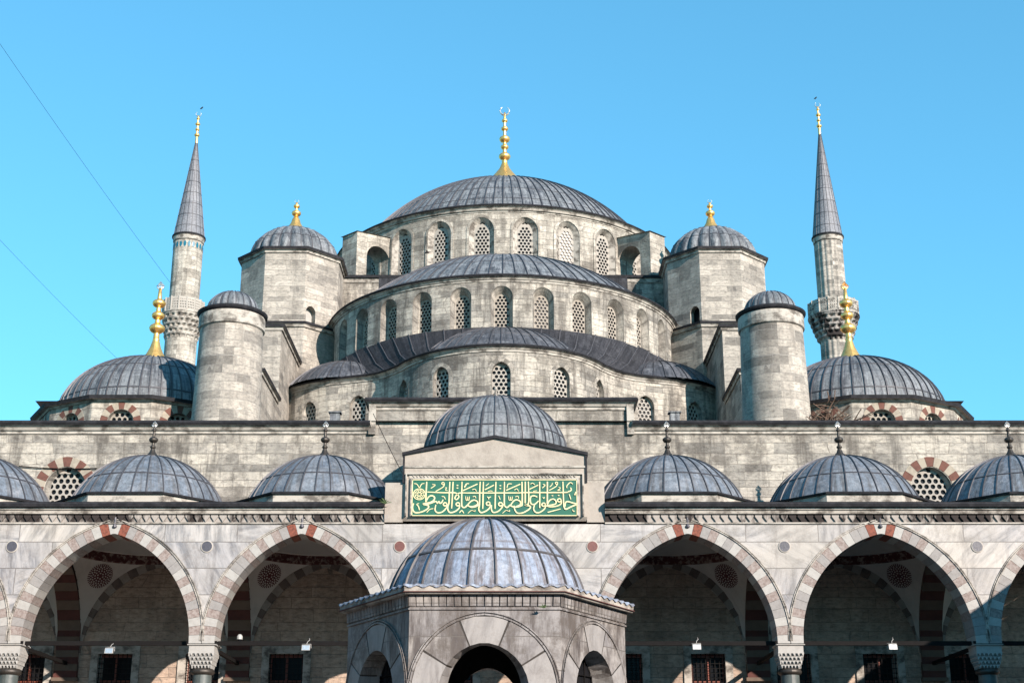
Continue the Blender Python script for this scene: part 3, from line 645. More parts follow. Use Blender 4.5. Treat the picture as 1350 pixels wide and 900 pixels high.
# sloping lead roof from the exedrae up to the half-dome wall
mb = MB(); n = 90; rows = [[], [], []]; uv = [[], [], []]
for i in range(n + 1):
    A = ep.at(ep.len * i / n, -0.2); a = radians(-88 + 176 * i / n); B = (HX + (HR - .02) * sin(a), HYc - (HR - .02) * cos(a))
    for j, t in enumerate((0, 0.5, 1)):
        rows[j].append((A[0] * (1 - t) + B[0] * t, A[1] * (1 - t) + B[1] * t, Z3 + (28.1 - Z3) * t + (-0.3 if j == 1 else 0))); uv[j].append((i * 0.42, t * 1.9))
mb.grid(rows, uv, 0)
for i in range(0, n + 1, 3):
    mb.tube([(rows[j][i][0], rows[j][i][1], rows[j][i][2] + .02) for j in range(3)], 0.045, 4, 1)
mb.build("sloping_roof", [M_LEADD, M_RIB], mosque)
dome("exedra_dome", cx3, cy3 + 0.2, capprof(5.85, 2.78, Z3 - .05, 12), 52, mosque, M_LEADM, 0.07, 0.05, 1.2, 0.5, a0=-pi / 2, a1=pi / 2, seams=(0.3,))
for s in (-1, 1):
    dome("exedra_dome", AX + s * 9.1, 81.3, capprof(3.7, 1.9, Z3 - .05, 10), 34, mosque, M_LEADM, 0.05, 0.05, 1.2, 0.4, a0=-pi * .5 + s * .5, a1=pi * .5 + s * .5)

# ---- corner domes of the hall
for s in (-1, 1):
    cx, cy = AX + (-15.2 if s < 0 else 15.5), 60.2; P12 = ngon(cx, cy, 4.62, 12); sd_ = P12.len / 12; zt = 18.05
    ops = [dict(u=sd_ * (k + 0.5), zs=16.1, zp=17.02, hw=0.52, rise=0.5, dep=0.25) for k in range(3, 9)]
    mb = MB(); wall(mb, P12, ZW, zt - .1, ops, 0, 0); o = mb.build("corner_dome_wall", [M_LIME], mosque)
    for k in ops:
        lattice("window", P12, k['u'], -0.22, .52, k['zs'], k['zp'], .5, o, 0.22, M_LATTD)
        mb = MB(); ring(mb, P12, k['u'], k['zp'] - .4, k['zp'], .53, .51, .29, .012, -.1, 13, lambda i, n: i % 2); mb.build("window_arch", [M_RED, M_CREAM], o)
    mb = MB(); sweep(mb, P12, [(0.002, zt - .22), (.06, zt - .22), (.1, zt - .14), (.26, zt - .14), (.3, zt), (-.4, zt + .12)], [0, 0, 0, 1, 1]); mb.build("cornice", [M_TRIM, M_EDGE], o)
    dm = dome("corner_dome", cx + s * 0.0, cy, ellprof(3.87, 2.82, zt + .1, 16, 0.12), 54, mosque, M_LEAD, 0.05, 0.05, 1.6, 0.5, seams=(0.22, 0.5))
    z = zt + 3.15
    finial("finial", cx, cy, ([(.56, z - .32), (.46, z - .03), (.36, z + .15), (.24, z + .42), (.17, z + .68), (.14, z + .75), (.17, z + .78), (.14, z + .82)], [(z + 1.32, .35), (z + 1.92, .29), (z + 2.5, .30)], z + 3.2, .13), dm, [M_GOLD, M_SILV if s < 0 else M_GOLD], ('tulip', z + 3.15, 0.19))
    bx = AX + s * 21.0; a, b_ = sorted((bx, bx - s * 2.6)); mb = MB(); pth = Path([(a, 72), (a, 63.5), (b_, 63.5), (b_, 72)])
    wall(mb, pth, ZW, 19.95); sweep(mb, pth, [(.0, 19.8), (.1, 19.8), (.3, 20.05), (-.1, 20.1)], [1, 1, 1]); mb.face([(a, 63.5, 20.08), (b_, 63.5, 20.08), (b_, 72, 20.08), (a, 72, 20.08)], m=1)
    mb.build("corner_block", [M_LIMET, M_EDGE], mosque)

# ================================================================== MINARETS
def minaret(s):
    x = -30.45 if s < 0 else 29.75; y = 125; rt = 1.38 if s < 0 else 1.32
    lab = "slender pale stone minaret with turquoise tile band, left of the great dome" if s < 0 else "slender grey fluted stone minaret with plain collar, right of the great dome"
    t = empty("minaret", (x, y, 0), lab, "minaret", "minarets flanking the mosque")
    fl = (lambda a, r, z: 1 - 0.05 * (abs(sin(a * 9)) ** 3)) if s > 0 else (lambda a, r, z: 1 - 0.012 * (abs(sin(a * 8)) ** 4))
    mb = MB(); lathe(mb, x, y, [(rt * 1.1, 0), (rt * 1.07, 30), (rt * 1.05, 44.6), (rt, 47), (rt, 53.4)], 108, 0, mod=fl); mb.build("shaft", [M_LIMET if s > 0 else M_LIMED], t)
    rb = 1.9 if s < 0 else 2.3; z0 = 43.75 if s < 0 else 43.6; zb = 46.15 if s < 0 else 45.95; zt = 47.55 if s < 0 else 47.4
    mb = MB(); L = 5; dz = (zb - z0) / L                     # stalactite corbelling: rings of little niches
    for k in range(L):
        r0 = rt * 1.07 + (rb - rt * 1.07) * (k / L) ** .8; r1 = rt * 1.07 + (rb - rt * 1.07) * ((k + 1) / L) ** .8; nn = 20
        lathe(mb, x, y, [(r0 - .02, z0 + k * dz), (r0 + (r1 - r0) * .3, z0 + k * dz + dz * .35), (r1, z0 + k * dz + dz * .7), (r1, z0 + (k + 1) * dz)], 120, 0, False,
              mod=lambda a, r, z, k=k: 1 - (0.14 * (0.5 + 0.5 * cos(a * 20 + k * pi)) if (z - z0) % dz < dz * .6 and (z - z0) % dz > dz * .1 else 0))
    lathe(mb, x, y, [(rb, zb), (rb + .06, zb), (rb + .06, zb + .12), (rb - .1, zb + .12), (rt, zb + .12)], 48, 0, False)
    mb.build("balcony_corbel", [M_TRIMS if s > 0 else M_TRIM], t)
    mb = MB(); np_ = 16                                            # parapet of pierced slabs
    for k in range(np_):
        a0, a1 = 2 * pi * k / np_, 2 * pi * (k + 1) / np_
        def Q(f, z, d=0): a = a0 + (a1 - a0) * f; return (x + (rb - .02 - d) * sin(a), y - (rb - .02 - d) * cos(a), z)
        za, zc = zb + .12, zt; c = 4; r = 4
        for i in range(c):
            for j in range(r):
                f0, f1 = 0.1 + .8 * i / c, 0.1 + .8 * (i + 1) / c; g0, g1 = za + .15 + (zc - za - .3) * j / r, za + .15 + (zc - za - .3) * (j + 1) / r
                df, dg = (f1 - f0) * .25, (g1 - g0) * .25
                O = [(f0, g0), (f1, g0), (f1, g1), (f0, g1)]; I = [(f0 + df, g0 + dg), (f1 - df, g0 + dg), (f1 - df, g1 - dg), (f0 + df, g1 - dg)]
                for q in range(4):
                    q2 = (q + 1) % 4; mb.face([Q(*O[q]), Q(*O[q2]), Q(*I[q2]), Q(*I[q])]); mb.face([Q(*I[q]), Q(*I[q2]), Q(*I[q2], .08), Q(*I[q], .08)])
        for f0, f1, g0, g1 in ((0, .1, za, zc), (.9, 1, za, zc), (.1, .9, za, za + .15), (.1, .9, zc - .15, zc)): mb.face([Q(f0, g0), Q(f1, g0), Q(f1, g1), Q(f0, g1)])
        for e_ in (0.0, ): p = Q(0, zc); mb.box(p[0] - .06, p[0] + .06, p[1] - .06, p[1] + .06, za, zc + .05)
    mb.build("parapet", [M_RING if s < 0 else M_TRIM], t)
    mb = MB(); lathe(mb, x, y, [(rt, 53.45), (rt + .05, 53.5), (rt + .07, 53.85), (rt + .12, 53.9)], 48, 1, False); lathe(mb, x, y, [(rt + .12, 53.9), (rt + .18, 53.95), (rt + .18, 54.08), (rt, 54.15)], 48, 0, False); mb.build("collar", [M_EDGE, M_TRIM], t)
    if s < 0:
        mb = MB()
        for k in range(22):
            a = 2 * pi * k / 22
            pts = []
            for i in range(8):
                b_ = 2 * pi * i / 8; aa = a + 0.12 * cos(b_) / 1.4 * 1.1; pts.append((x + (rt + .02) * sin(aa), y - (rt + .02) * cos(aa), 52.95 + .3 * sin(b_)))
            mb.face(pts)
        mb.build("tile_band", [M_TILE], t)
    ztop = Wp(260, 188, 125)[2] if s < 0 else Wp(1076, 176, 125)[2]
    pr = [((rt + .06) * (1 - k / 10) + .1 * (k / 10), 54.1 + (ztop - 54.1) * k / 10) for k in range(11)]
    sp_ = dome("spire", x, y, pr, 18, t, M_LEADS, 0.045, 0.025, 1.7, 0.1, seams=(0.08, .2, .32, .44, .56, .68, .8))
    z = ztop; hh = (Wp(265, 148, 125)[2] - ztop) if s < 0 else (Wp(1074, 136, 125)[2] - ztop)
    finial("finial", x, y, ([(.14, z - .1), (.13, z + .5)], [(z + hh * .24, .26), (z + hh * .42, .21), (z + hh * .6, .24), (z + hh * .78, .17)], z + hh * .88, .11), t, [M_GOLD, M_SILV], ('crescent', z + hh * .86, 0.25))
    return z + hh
for s in (-1, 1): minaret(s)

# ================================================================== ARCADE
PY, PB = 45.0, 45.9         # front and back of the arcade's front wall
arc = empty("domed_arcade", (AX, 48, 0), "marble courtyard arcade of wide pointed arches under a row of small lead domes", "arcade")
fp = Path([(-21.6, PY), (20.85, PY)])
def fu(x): return x + 21.6
ZC = Wp(675, 668, PY)[2]; ZCAP = 6.93; ZSP = 7.02; RISE = 3.35
bays = [((a + b_) / 2, (b_ - a) / 2 - 0.40) for a, b_ in zip(cols, cols[1:])]
aops = []
for c, h in bays:
    rr = RISE if abs(c - AX) > 1 else 2.9
    aops.append(dict(u=fu(c), zs=ZCAP, zp=ZSP, hw=h + 0.2, rise=rr + 0.2, dep=0.9))
mb = MB(); wall(mb, fp, ZCAP, ZC - 0.55, aops, 0, 0, uo=0.9)
for f_ in mb.uv:
    for i, q in enumerate(f_): f_[i] = (q[0], q[1] - 10.93 + 8.3)
fw = mb.build("front_wall", [M_MARB], arc)
# inside face of the front wall
mb = MB(); ip = Path([(20.85, PB), (-21.6, PB)])
wall(mb, ip, ZCAP, ZC - 0.6, [dict(o, u=42.45 - o['u'], dep=0.01) for o in aops]); mb.build("inner_face", [M_PLAST], fw)
for bi, ((c, h), o) in enumerate(zip(bays, aops)):
    mb = MB(); rr = o['rise'] - 0.2
    def pk(i, n, bi=bi):
        k = abs(i - n // 2)
        if k == 0: return 0
        if k == 1: return 3
        return (2 if (i * 7 + bi) % 5 else 1) if k % 2 else (0 if (i + bi) % 3 else 1)
    ring(mb, fp, fu(c), ZCAP + .01, ZSP, h, rr, 0.39, 0.015, -0.9, 37, pk)
    kb = MB(); zk = ZSP + rr + .22; lathe(kb, c, PY - .02, [(.005, zk - .07), (.06, zk - .04), (.075, zk), (.05, zk + .05), (.03, zk + .1), (.05, zk + .16), (.04, zk + .3)], 10, 0)
    kb.build("keystone_boss", [M_SERP], arc)
    mb.build("arch", [M_VW, M_VG, M_VP, M_VR], arc)
    mb = MB(); ring(mb, fp, fu(c), ZSP, ZSP, h + .395, rr + .395, 0.03, 0.05, -0.02, 60, lambda i, n: 0, straight=False)
    ring(mb, fp, fu(c), ZSP, ZSP, h + .45, rr + .45, 0.025, 0.035, -0.02, 60, lambda i, n: 0, straight=False); mb.build("arch_moulding", [M_TRIM], arc)
# frieze: band of small hanging niches and moulding, lead gutter edge
px0, px1 = -4.05, 2.95
mb = MB()
for xa, xb in ((-21.6, px0), (px1, 20.85)):
    pth = Path([(xa, PY), (xb, PY)])
    sweep(mb, pth, [(0.0, ZC - .55), (0.05, ZC - .55), (0.05, ZC - .5), (0.0, ZC - .5), (0.0, ZC - .26), (.13, ZC - .24), (.15, ZC - .14), (.2, ZC - .12), (.2, ZC - .06)], [0, 0, 0, 2, 2, 0, 0, 0])
    sweep(mb, pth, [(.2, ZC - .06), (.3, ZC - .05), (.33, ZC + .04), (.3, ZC + .1), (-.3, ZC + .14)], 1)
    nn = int((xb - xa) / 0.27); w_ = (xb - xa) / nn
    for k in range(nn):
        x = xa + (k + .5) * w_; zt, zb = ZC - .25, ZC - .5; a = w_ * .42
        P_ = [(-a, zt), (-a, zt - .07), (-a * .25, zb + .06), (0, zb), (a * .25, zb + .06), (a, zt - .07), (a, zt)]; P_ = [(x + w_ / 2 + p[0], p[1]) for p in P_]
        mb.face([(p[0], PY - .06, p[1]) for p in P_[::-1]], m=2)
        for i in range(6): mb.face([(P_[i][0], PY - .06, P_[i][1]), (P_[i + 1][0], PY - .06, P_[i + 1][1]), (P_[i + 1][0], PY, P_[i + 1][1]), (P_[i][0], PY, P_[i][1])], m=2)
mb.build("frieze", [M_TRIM, M_EDGE, M_TRIMS], arc)
mb = MB()
for xa, xb, y0 in ((-21.6, px0, PY - .25), (px0, px1, PY + 1.0), (px1, 20.85, PY - .25)): mb.face([(xa, y0, ZC + .12), (xb, y0, ZC + .12), (xb, HY, ZC + .3), (xa, HY, ZC + .3)])
mb.build("roof", [M_LEADD], arc)
# discs
zm = Wp(273, 720, PY)[2]
for i, c in enumerate(cols):
    xm = {0: c, 1: Wp(16, 720, PY)[0], 2: Wp(273, 719, PY)[0], 3: Wp(527, 719, PY)[0], 4: Wp(781, 718, PY)[0], 5: Wp(1034, 718, PY)[0], 6: Wp(1288, 717, PY)[0], 7: c}[i]
    mb = MB(); n = 24
    mb.face([(xm + .165 * cos(2 * pi * k / n), PY - .03, zm + .165 * sin(2 * pi * k / n)) for k in range(n)])
    for k in range(n):
        a, b_ = 2 * pi * k / n, 2 * pi * (k + 1) / n
        mb.face([(xm + .165 * cos(a), PY - .03, zm + .165 * sin(a)), (xm + .165 * cos(b_), PY - .03, zm + .165 * sin(b_)), (xm + .195 * cos(b_), PY - .022, zm + .195 * sin(b_)), (xm + .195 * cos(a), PY - .022, zm + .195 * sin(a))], m=1)
        mb.face([(xm + .195 * cos(a), PY - .022, zm + .195 * sin(a)), (xm + .195 * cos(b_), PY - .022, zm + .195 * sin(b_)), (xm + .195 * cos(b_), PY, zm + .195 * sin(b_)), (xm + .195 * cos(a), PY, zm + .195 * sin(a))], m=1)
    mb.build("wall_disc", [M_PORPH if i in (3, 4) else M_SERP, M_RING], arc)
# columns with stalactite capitals
for c in cols:
    cy = PY + .45; mb = MB()
    lathe(mb, c, cy, [(.42, 0), (.42, .3), (.34, .45), (.31, .6), (.285, 6.0), (.285, 6.08)], 24, 0)
    lathe(mb, c, cy, [(.29, 6.02), (.36, 6.07), (.37, 6.13), (.33, 6.2), (.29, 6.22)], 24, 1)
    co = mb.build("column", [M_GRAN, M_BRNZ], arc); mb = MB()
    L = 5; zz = [6.2, 6.32, 6.44, 6.56, 6.68, 6.93]; hs2 = [.27, .31, .345, .375, .40, .43]
    for k in range(4):                                   # rows of little hanging niches
        h0, h1, za, zb = hs2[k], hs2[k + 1], zz[k], zz[k + 1]; n = 6
        P4 = Path([(c - h1, cy + h1), (c - h1, cy - h1), (c + h1, cy - h1), (c + h1, cy + h1), (c - h1, cy + h1)], True)
        sweep(mb, P4, [(-(h1 - h0) - .05, za + .02), (-.045, zb - .03), (0, zb - .03), (0, zb), (-.05, zb)], 0)
        for e in range(4):
            for j in range(n):
                U = 2 * h1 * (e + (j + .5 * (k % 2) + .25) / n)
                if U + .02 > 2 * h1 * (e + 1): continue
                (px, py), t, n_ = P4.frame(min(max(U, .06), P4.len - .06)); hw4 = h1 / n * .55
                A = [(px + t[0] * q, py + t[1] * q) for q in (-hw4, hw4)]
                mb.face([(*A[0], zb - .03), (px, py, za + .0), (*A[1], zb - .03)])
                for q in A: mb.face([(*q, zb - .03), (px, py, za), (px - n_[0] * .06, py - n_[1] * .06, za + .02), (q[0] - n_[0] * .06, q[1] - n_[1] * .06, zb - .03)])
    P4 = Path([(c - .42, cy + .42), (c - .42, cy - .42), (c + .42, cy - .42), (c + .42, cy + .42), (c - .42, cy + .42)], True)
    sweep(mb, P4, [(-.1, 6.66), (-.03, 6.68), (-.03, 6.88), (0.02, 6.9), (.02, 6.93), (-.4, 6.935)], 0)
    mb.build("capital", [M_VW], co)
# iron tie beams
for a, b_ in zip(cols, cols[1:]):
    mb = MB(); mb.box(a + .42, b_ - .42, PY + .38, PY + .5, 6.93, 7.06); mb.build("tie_beam", [M_IRON], arc)
for c in cols:
    mb = MB(); mb.box(c - .06, c + .06, PB + .0, HY - .2, 6.93, 7.04); mb.box(c - .47, c + .47, PY - .01, PY + .06, 6.935, 7.02); mb.build("tie_beam", [M_IRON], arc)
# transverse arches, wall arches, vaults, pendentive rosettes
yc = (PB + HY) / 2; hy = (HY - PB) / 2
for c in cols:
    tp = Path([(c - .4, HY), (c - .4, PB)]); mb = MB()
    ring(mb, tp, hy, ZSP, ZSP, hy - .02, RISE, .55, 0.0, -.8, 25, lambda i, n: i % 2, straight=False)
    mb.build("cross_arch", [M_SRED, M_SGREY], arc)
    mb = MB(); z = 6.5; k = 0
    while z < ZSP + 2.3:
        mb.box(c - .4, c + .4, HY - .2, HY - .003, z, z + .23, k % 2); z += .235; k += 1
    mb.box(c - .45, c + .45, HY - .23, HY - .004, 6.38, 6.5, 1)
    mb.build("wall_pilaster", [M_SRED, M_SGREY], arc)
wp = Path([(-21.6, HY), (20.85, HY)])
for bi, (c, h) in enumerate(bays):
    mb = MB(); ring(mb, wp, fu(c), ZSP - .3, ZSP, h, RISE, .42, .1, -.0, 31, lambda i, n: i % 2); mb.build("wall_arch", [M_BRED, M_BGREY], arc)
    # sail vault
    mb = MB(); n = 24; k = RISE / h; A = h + .02; B = hy + .02; P_ = []
    def vz(x, y): r2 = (x / A) ** 2 + (y / B) ** 2; return ZSP + RISE * sqrt(max(0, 2 - r2)) + .02
    rr_ = 0.985
    for i in range(n + 1):
        row = []
        for j in range(n + 1):
            x, y = -A + 2 * A * i / n, -B + 2 * B * j / n; row.append((x, y))
        P_.append(row)
    for i in range(n):
        for j in range(n):
            q = [P_[i][j], P_[i + 1][j], P_[i + 1][j + 1], P_[i][j + 1]]
            q = [(x, y) if (x / A) ** 2 + (y / B) ** 2 >= rr_ ** 2 else (lambda s: (x * s, y * s))(rr_ / max(1e-6, sqrt((x / A) ** 2 + (y / B) ** 2))) for x, y in q]
            if all(((P_[i + a][j + b_][0] / A) ** 2 + (P_[i + a][j + b_][1] / B) ** 2) < rr_ ** 2 for a in (0, 1) for b_ in (0, 1)): continue
            mb.face([(c + x, yc + y, vz(x, y)) for x, y in q])
    zr = vz(A * rr_, 0)
    rings = [(rr_, zr), (rr_ - .03, zr + .02), (rr_ - .03, zr + .32), (rr_ - .07, zr + .34)]
    for (ra, za), (rb, zb), mm in zip(rings, rings[1:], (1, 1, 0)):
        for q in range(40):
            a, b_ = 2 * pi * q / 40, 2 * pi * (q + 1) / 40
            mb.face([(c + A * ra * cos(a), yc + B * ra * sin(a), za), (c + A * ra * cos(b_), yc + B * ra * sin(b_), za), (c + A * rb * cos(b_), yc + B * rb * sin(b_), zb), (c + A * rb * cos(a), yc + B * rb * sin(a), zb)], m=mm)
    R0 = rr_ - .07; rows = [[(c + A * R0 * cos(t) * cos(a), yc + B * R0 * cos(t) * sin(a), zr + .34 + 1.5 * sin(t)) for a in [2 * pi * q / 32 for q in range(33)]] for t in [pi / 2 * i / 8 for i in range(9)]]
    mb.grid(rows, None, 0)
    vo = mb.build("vault", [M_PLAST, M_BAND], arc)
    for sx in (-1, 1):                                   # painted rosette on the rear pendentives
        mb = MB(); x0, y0 = sx * A * .76, B * .80
        # local frame on the vault
        ex = (x0 + .01, y0); d = lambda x, y: (c + x, yc + y, vz(x, y) - .012)
        import mathutils
        V = mathutils.Vector; o0 = V(d(x0, y0)); tx = (V(d(x0 + .05, y0)) - V(d(x0 - .05, y0))).normalized(); ty = (V(d(x0, y0 + .05)) - V(d(x0, y0 - .05))).normalized()
        nn_ = tx.cross(ty).normalized(); ty = nn_.cross(tx)
        if nn_.z > 0: nn_ = -nn_
        def disc(r0, r1, a0, a1, off, m):
            mb.face([o0 + nn_ * off + (tx * cos(a) + ty * sin(a)) * r for r, a in ((r0, a0), (r1, a0), (r1, a1), (r0, a1))], m=m)
        RR = .47
        for q in range(36):
            a = 2 * pi * q / 36; s36 = 2 * pi / 36
            disc(.001, RR * .82, a, a + s36, .03, 0); disc(RR * .82, RR, a, a + s36 * .55, .03, 0)
            for rr2, st_ in ((.18, 6), (.38, 3), (.56, 2), (.7, 2)):
                if (q + (st_ // 2 if rr2 in (.38, .7) else 0)) % st_ == 0: disc(RR * rr2, RR * (rr2 + .10), a, a + s36 * st_ * .5, .036, 1)
        mb.build("painted_rosette", [M_REDR, M_PLAST], vo)

# the two side wings and the entrance wing of the courtyard
def wing(p0, p1, n):
    L = math.dist(p0, p1); t = ((p1[0] - p0[0]) / L, (p1[1] - p0[1]) / L); nn = (t[1], -t[0]); pth = Path([p0, p1]); w_ = L / n
    ops = [dict(u=w_ * (k + .5), zs=0.0, zp=ZSP, hw=w_ / 2 - .3, rise=3.4, dep=.9) for k in range(n)]
    mb = MB(); wall(mb, pth, 0, 11.7, ops, 0, 0)
    B = [(p[0] - nn[0] * 6.8, p[1] - nn[1] * 6.8) for p in (p0, p1)]
    mb.face([(*p0, 11.7), (*p1, 11.7), (*B[1], 11.9), (*B[0], 11.9)], m=1)
    wall(mb, Path(B), 0, 11.9, (), 2, 2)
    for e, q in ((p0, B[0]), (p1, B[1])): mb.face([(*e, 0), (*q, 0), (*q, 11.9), (*e, 11.7)], m=0)
    sweep(mb, pth, [(0, 11.4), (.2, 11.6), (.3, 11.6), (.3, 11.8), (-.3, 11.85)], 1)
    mb.build("side_wing", [M_MARB, M_LEADD, M_INNER], arc)
wing((20.4, 43.4), (20.4, -3.0), 7); wing((-21.3, -3.0), (-21.3, 43.4), 7); wing((20.0, -3.4), (-21.0, -3.4), 6)

# roof domes
def pdome(cx, cy, zb, mat, label=None, fin=True, rb=2.6, rise=1.80, ribs=32, ap=2.92):
    P8 = ngon(cx, cy, ap / cos(pi / 8), 8); mb = MB()
    wall(mb, P8, ZC, zb - .02); sweep(mb, P8, [(0.0, zb - .06), (.08, zb - .06), (.1, zb), (-.45, zb + .14)], 1)
    base = mb.build("dome_base", [M_TRIM, M_EDGE], arc)
    o = dome("roof_dome", cx, cy, capprof(rb, rise, zb + .07, 14, 0.2), ribs, arc, mat, .04, .038, 1.35, .3, seams=(.36, .84), rot=pi / ribs * .3)
    if label: o['label'] = label
    z = zb + .07 + rise
    if fin:
        finial("finial", cx, cy, ([(.3, z - .06), (.22, z + .06), (.12, z + .17), (.07, z + .3), (.06, z + .36)], [(z + .38, .1), (z + .64, .16), (z + .98, .08)], z + 1.12, .055), o, [M_BRNZ, M_SILV], ('tulip', z + 1.08, .11), 12)
    return o
zb = Wp(400, 649, 45.3)[2]
dxs = [Wp(u, 597, 48.2)[0] for u in (-26, 201, 428, 880, 1107, 1332)]
for x in dxs: pdome(x, 48.2, zb, M_LEADB)
pdome(-21.0 + .3, 48.2, zb, M_LEADB) if dxs[0] > -18 else None

# ---- raised portal in the middle of the arcade
gx0, gx1 = Wp(532, 620, 44.8)[0], Wp(773, 620, 44.8)[0]; GY = 44.9; gc = (gx0 + gx1) / 2
ze, za = Wp(530, 600, GY)[2], Wp(652, 578, GY)[2]; zbm = Wp(650, 681, GY)[2]
mb = MB()
mb.face([(gx0, GY, zbm), (gx1, GY, zbm), (gx1, GY, ze), (gc, GY, za), (gx0, GY, ze)])
for x in (gx0, gx1): mb.face([(x, GY, zbm), (x, HY, zbm), (x, HY, ze), (x, GY, ze)])
mb.face([(gx0, GY, zbm), (gx0, 45.0, zbm - .12), (gx1, 45.0, zbm - .12), (gx1, GY, zbm)])
# plain marble zone that carries it, and side shoulders
mb.box(px0, gx0 - .003, 44.95, HY - .02, ZC - .5, 12.0); mb.box(gx1 + .003, px1, 44.95, HY - .02, ZC - .5, 12.0)
portal = mb.build("portal_wall", [M_GABLE], arc)
mb = MB()
for (xa, za_), (xb, zb_) in (((gx0 - .06, ze - .01), (gc, za)), ((gc, za), (gx1 + .06, ze - .01))):
    for y0, y1, h0, h1, m_ in ((GY - .08, HY, 0.0, .1, 0),):
        A = [(xa, y0, za_ + h0), (xb, y0, zb_ + h0), (xb, y0, zb_ + h1), (xa, y0, za_ + h1)]; B = [(p[0], y1, p[2]) for p in A]
        mb.face(A, m=0); mb.face([A[3], A[2], B[2], B[3]], m=0); mb.face([A[0], B[0], B[1], A[1]], m=0); mb.face([A[0], A[3], B[3], B[0]], m=0)
for x in (gx0, gx1): mb.box(x - .03, x + .03, GY - .05, GY + .02, zbm + 1.1, ze)
mb.build("gable_coping", [M_EDGE], portal)
# moulded frame and interlace band round the panel
qx0, qx1 = Wp(543, 656, GY - .05)[0], Wp(761, 656, GY - .05)[0]; qz0, qz1 = Wp(650, 680, GY - .05)[2], Wp(650, 632, GY - .05)[2]
mb = MB(); U_ = Path([(qx0 - .0, GY), (qx1, GY)])
for k, (g, wd, dd) in enumerate(((.0, .05, .10), (.17, .04, .1), (.30, .05, .06))):
    for bx_ in ((qx0 - g - wd, qx0 - g, qz0, qz1 + g + wd), (qx1 + g, qx1 + g + wd, qz0, qz1 + g + wd), (qx0 - g, qx1 + g, qz1 + g, qz1 + g + wd)):
        if bx_[1] < gx1 and bx_[0] > gx0: mb.box(bx_[0], bx_[1], GY - dd, GY, bx_[2], bx_[3])
nn = 46
for k in range(nn):                                     # carved interlace
    x = qx0 + (qx1 - qx0) * (k + .5) / nn; z0 = qz1 + .055; w_ = (qx1 - qx0) / nn
    for sg in (-1, 1):
        mb.face([(x - w_ * .5, GY - .045 + .01 * sg, z0 + (.0 if sg > 0 else .09)), (x - w_ * .2, GY - .045, z0 + (.0 if sg > 0 else .09)), (x + w_ * .5, GY - .045 + .01 * sg, z0 + (.09 if sg > 0 else .0)), (x + w_ * .2, GY - .06, z0 + (.09 if sg > 0 else .0))])
    mb.box(x - w_ * .12, x + w_ * .12, GY - .06, GY, z0 + .03, z0 + .07)
mb.box(qx0 - .1, qx1 + .1, GY - .03, GY, qz1 + .05, qz1 + .17)
mb.box(gx0, gx1, GY - .04, GY, qz1 + .40, qz1 + .46)
mb.build("panel_frame", [M_TRIM], portal)
P8 = ngon(AX, 48.5, 2.95 / cos(pi / 8), 8); zpd = Wp(655, 579, 45.6)[2]; mb = MB(); wall(mb, P8, ZC, zpd - .02)
sweep(mb, P8, [(0.0, zpd - .06), (.08, zpd - .06), (.1, zpd), (-.45, zpd + .14)], 1); mb.build("dome_base", [M_TRIM, M_EDGE], arc)
o = dome("portal_dome", AX, 48.5, ellprof(2.5, 2.15, zpd + .08, 14, .2), 34, arc, M_LEAD, .04, .038, 1.35, .3, seams=(.28, .72), ribmat=M_RIB)
mb = MB(); z = zpd + 2.25; lathe(mb, AX, 48.5, [(.22, z - .03), (.16, z + .06), (.06, z + .1), (.04, z + .3), (.07, z + .36), (.01, z + .42)], 12)
mb.tube([(AX - .12, 48.5, z + .1), (AX, 48.5, z + .22), (AX + .12, 48.5, z + .08)], .03, 5); mb.build("finial", [M_TRIM], o)

# ================================================================== INSCRIPTION
sx_ = lambda u: qx0 + (u - 543) * (qx1 - qx0) / (761 - 543)
sz_ = lambda v: qz1 - (v - 632) * (qz1 - qz0) / (680 - 632)
ins = empty("inscription_panel", ((qx0 + qx1) / 2, GY - .05, qz0), "long green panel with golden Arabic calligraphy set under the portal gable", "inscription")
mb = MB(); mb.box(qx0, qx1, GY - .07, GY - .002, qz0, qz1); mb.build("panel_field", [M_GREEN], ins)
mb = MB()
for a in ((qx0, qx0 + .025, qz0, qz1), (qx1 - .025, qx1, qz0, qz1), (qx0, qx1, qz0, qz0 + .025), (qx0, qx1, qz1 - .025, qz1)): mb.box(a[0], a[1], GY - .095, GY - .06, a[2], a[3])
mb.build("gilt_border", [M_GILT], ins)
A_, B_, C_ = 540, 612, 686
S = []
def st(o, wd, *p): S.append((o, wd, p))
def loop(o, wd, cx, cy, r): st(o, wd, *[(cx + r * cos(t), cy + r * .9 * sin(t)) for t in [i * pi / 4 for i in range(9)]])
st(A_, 27, (358, 112), (350, 330), (345, 545)); st(A_, 27, (850, 112), (842, 340), (836, 560), (815, 620), (815, 700), (860, 762), (960, 745), (1045, 680), (1068, 610))
st(A_, 25, (918, 112), (908, 400), (895, 680)); st(A_, 27, (1108, 112), (1105, 560), (1122, 640), (1160, 662), (1210, 630), (1250, 610))
st(A_, 24, (375, 330), (700, 345), (945, 345), (1010, 380), (1045, 435), (1000, 490), (960, 465), (990, 400), (1060, 352), (1254, 352))
st(A_, 28, (345, 545), (400, 440), (470, 408), (530, 445), (510, 510), (430, 555), (290, 582), (400, 620), (390, 680), (280, 745), (150, 768), (90, 735), (68, 650), (90, 570))
st(A_, 24, (300, 600), (430, 575), (560, 530), (590, 570), (625, 530), (650, 572), (690, 540), (712, 490)); loop(A_, 24, 755, 590, 38)
st(A_, 25, (805, 590), (785, 665), (700, 750), (600, 768), (545, 710), (560, 600)); loop(A_, 24, 1025, 590, 38)
st(A_, 16, (475, 170), (540, 185), (445, 255)); loop(A_, 16, 705, 150, 27); st(A_, 18, (735, 150), (705, 225), (550, 318)); st(A_, 13, (745, 245), (785, 240), (760, 290), (805, 300))
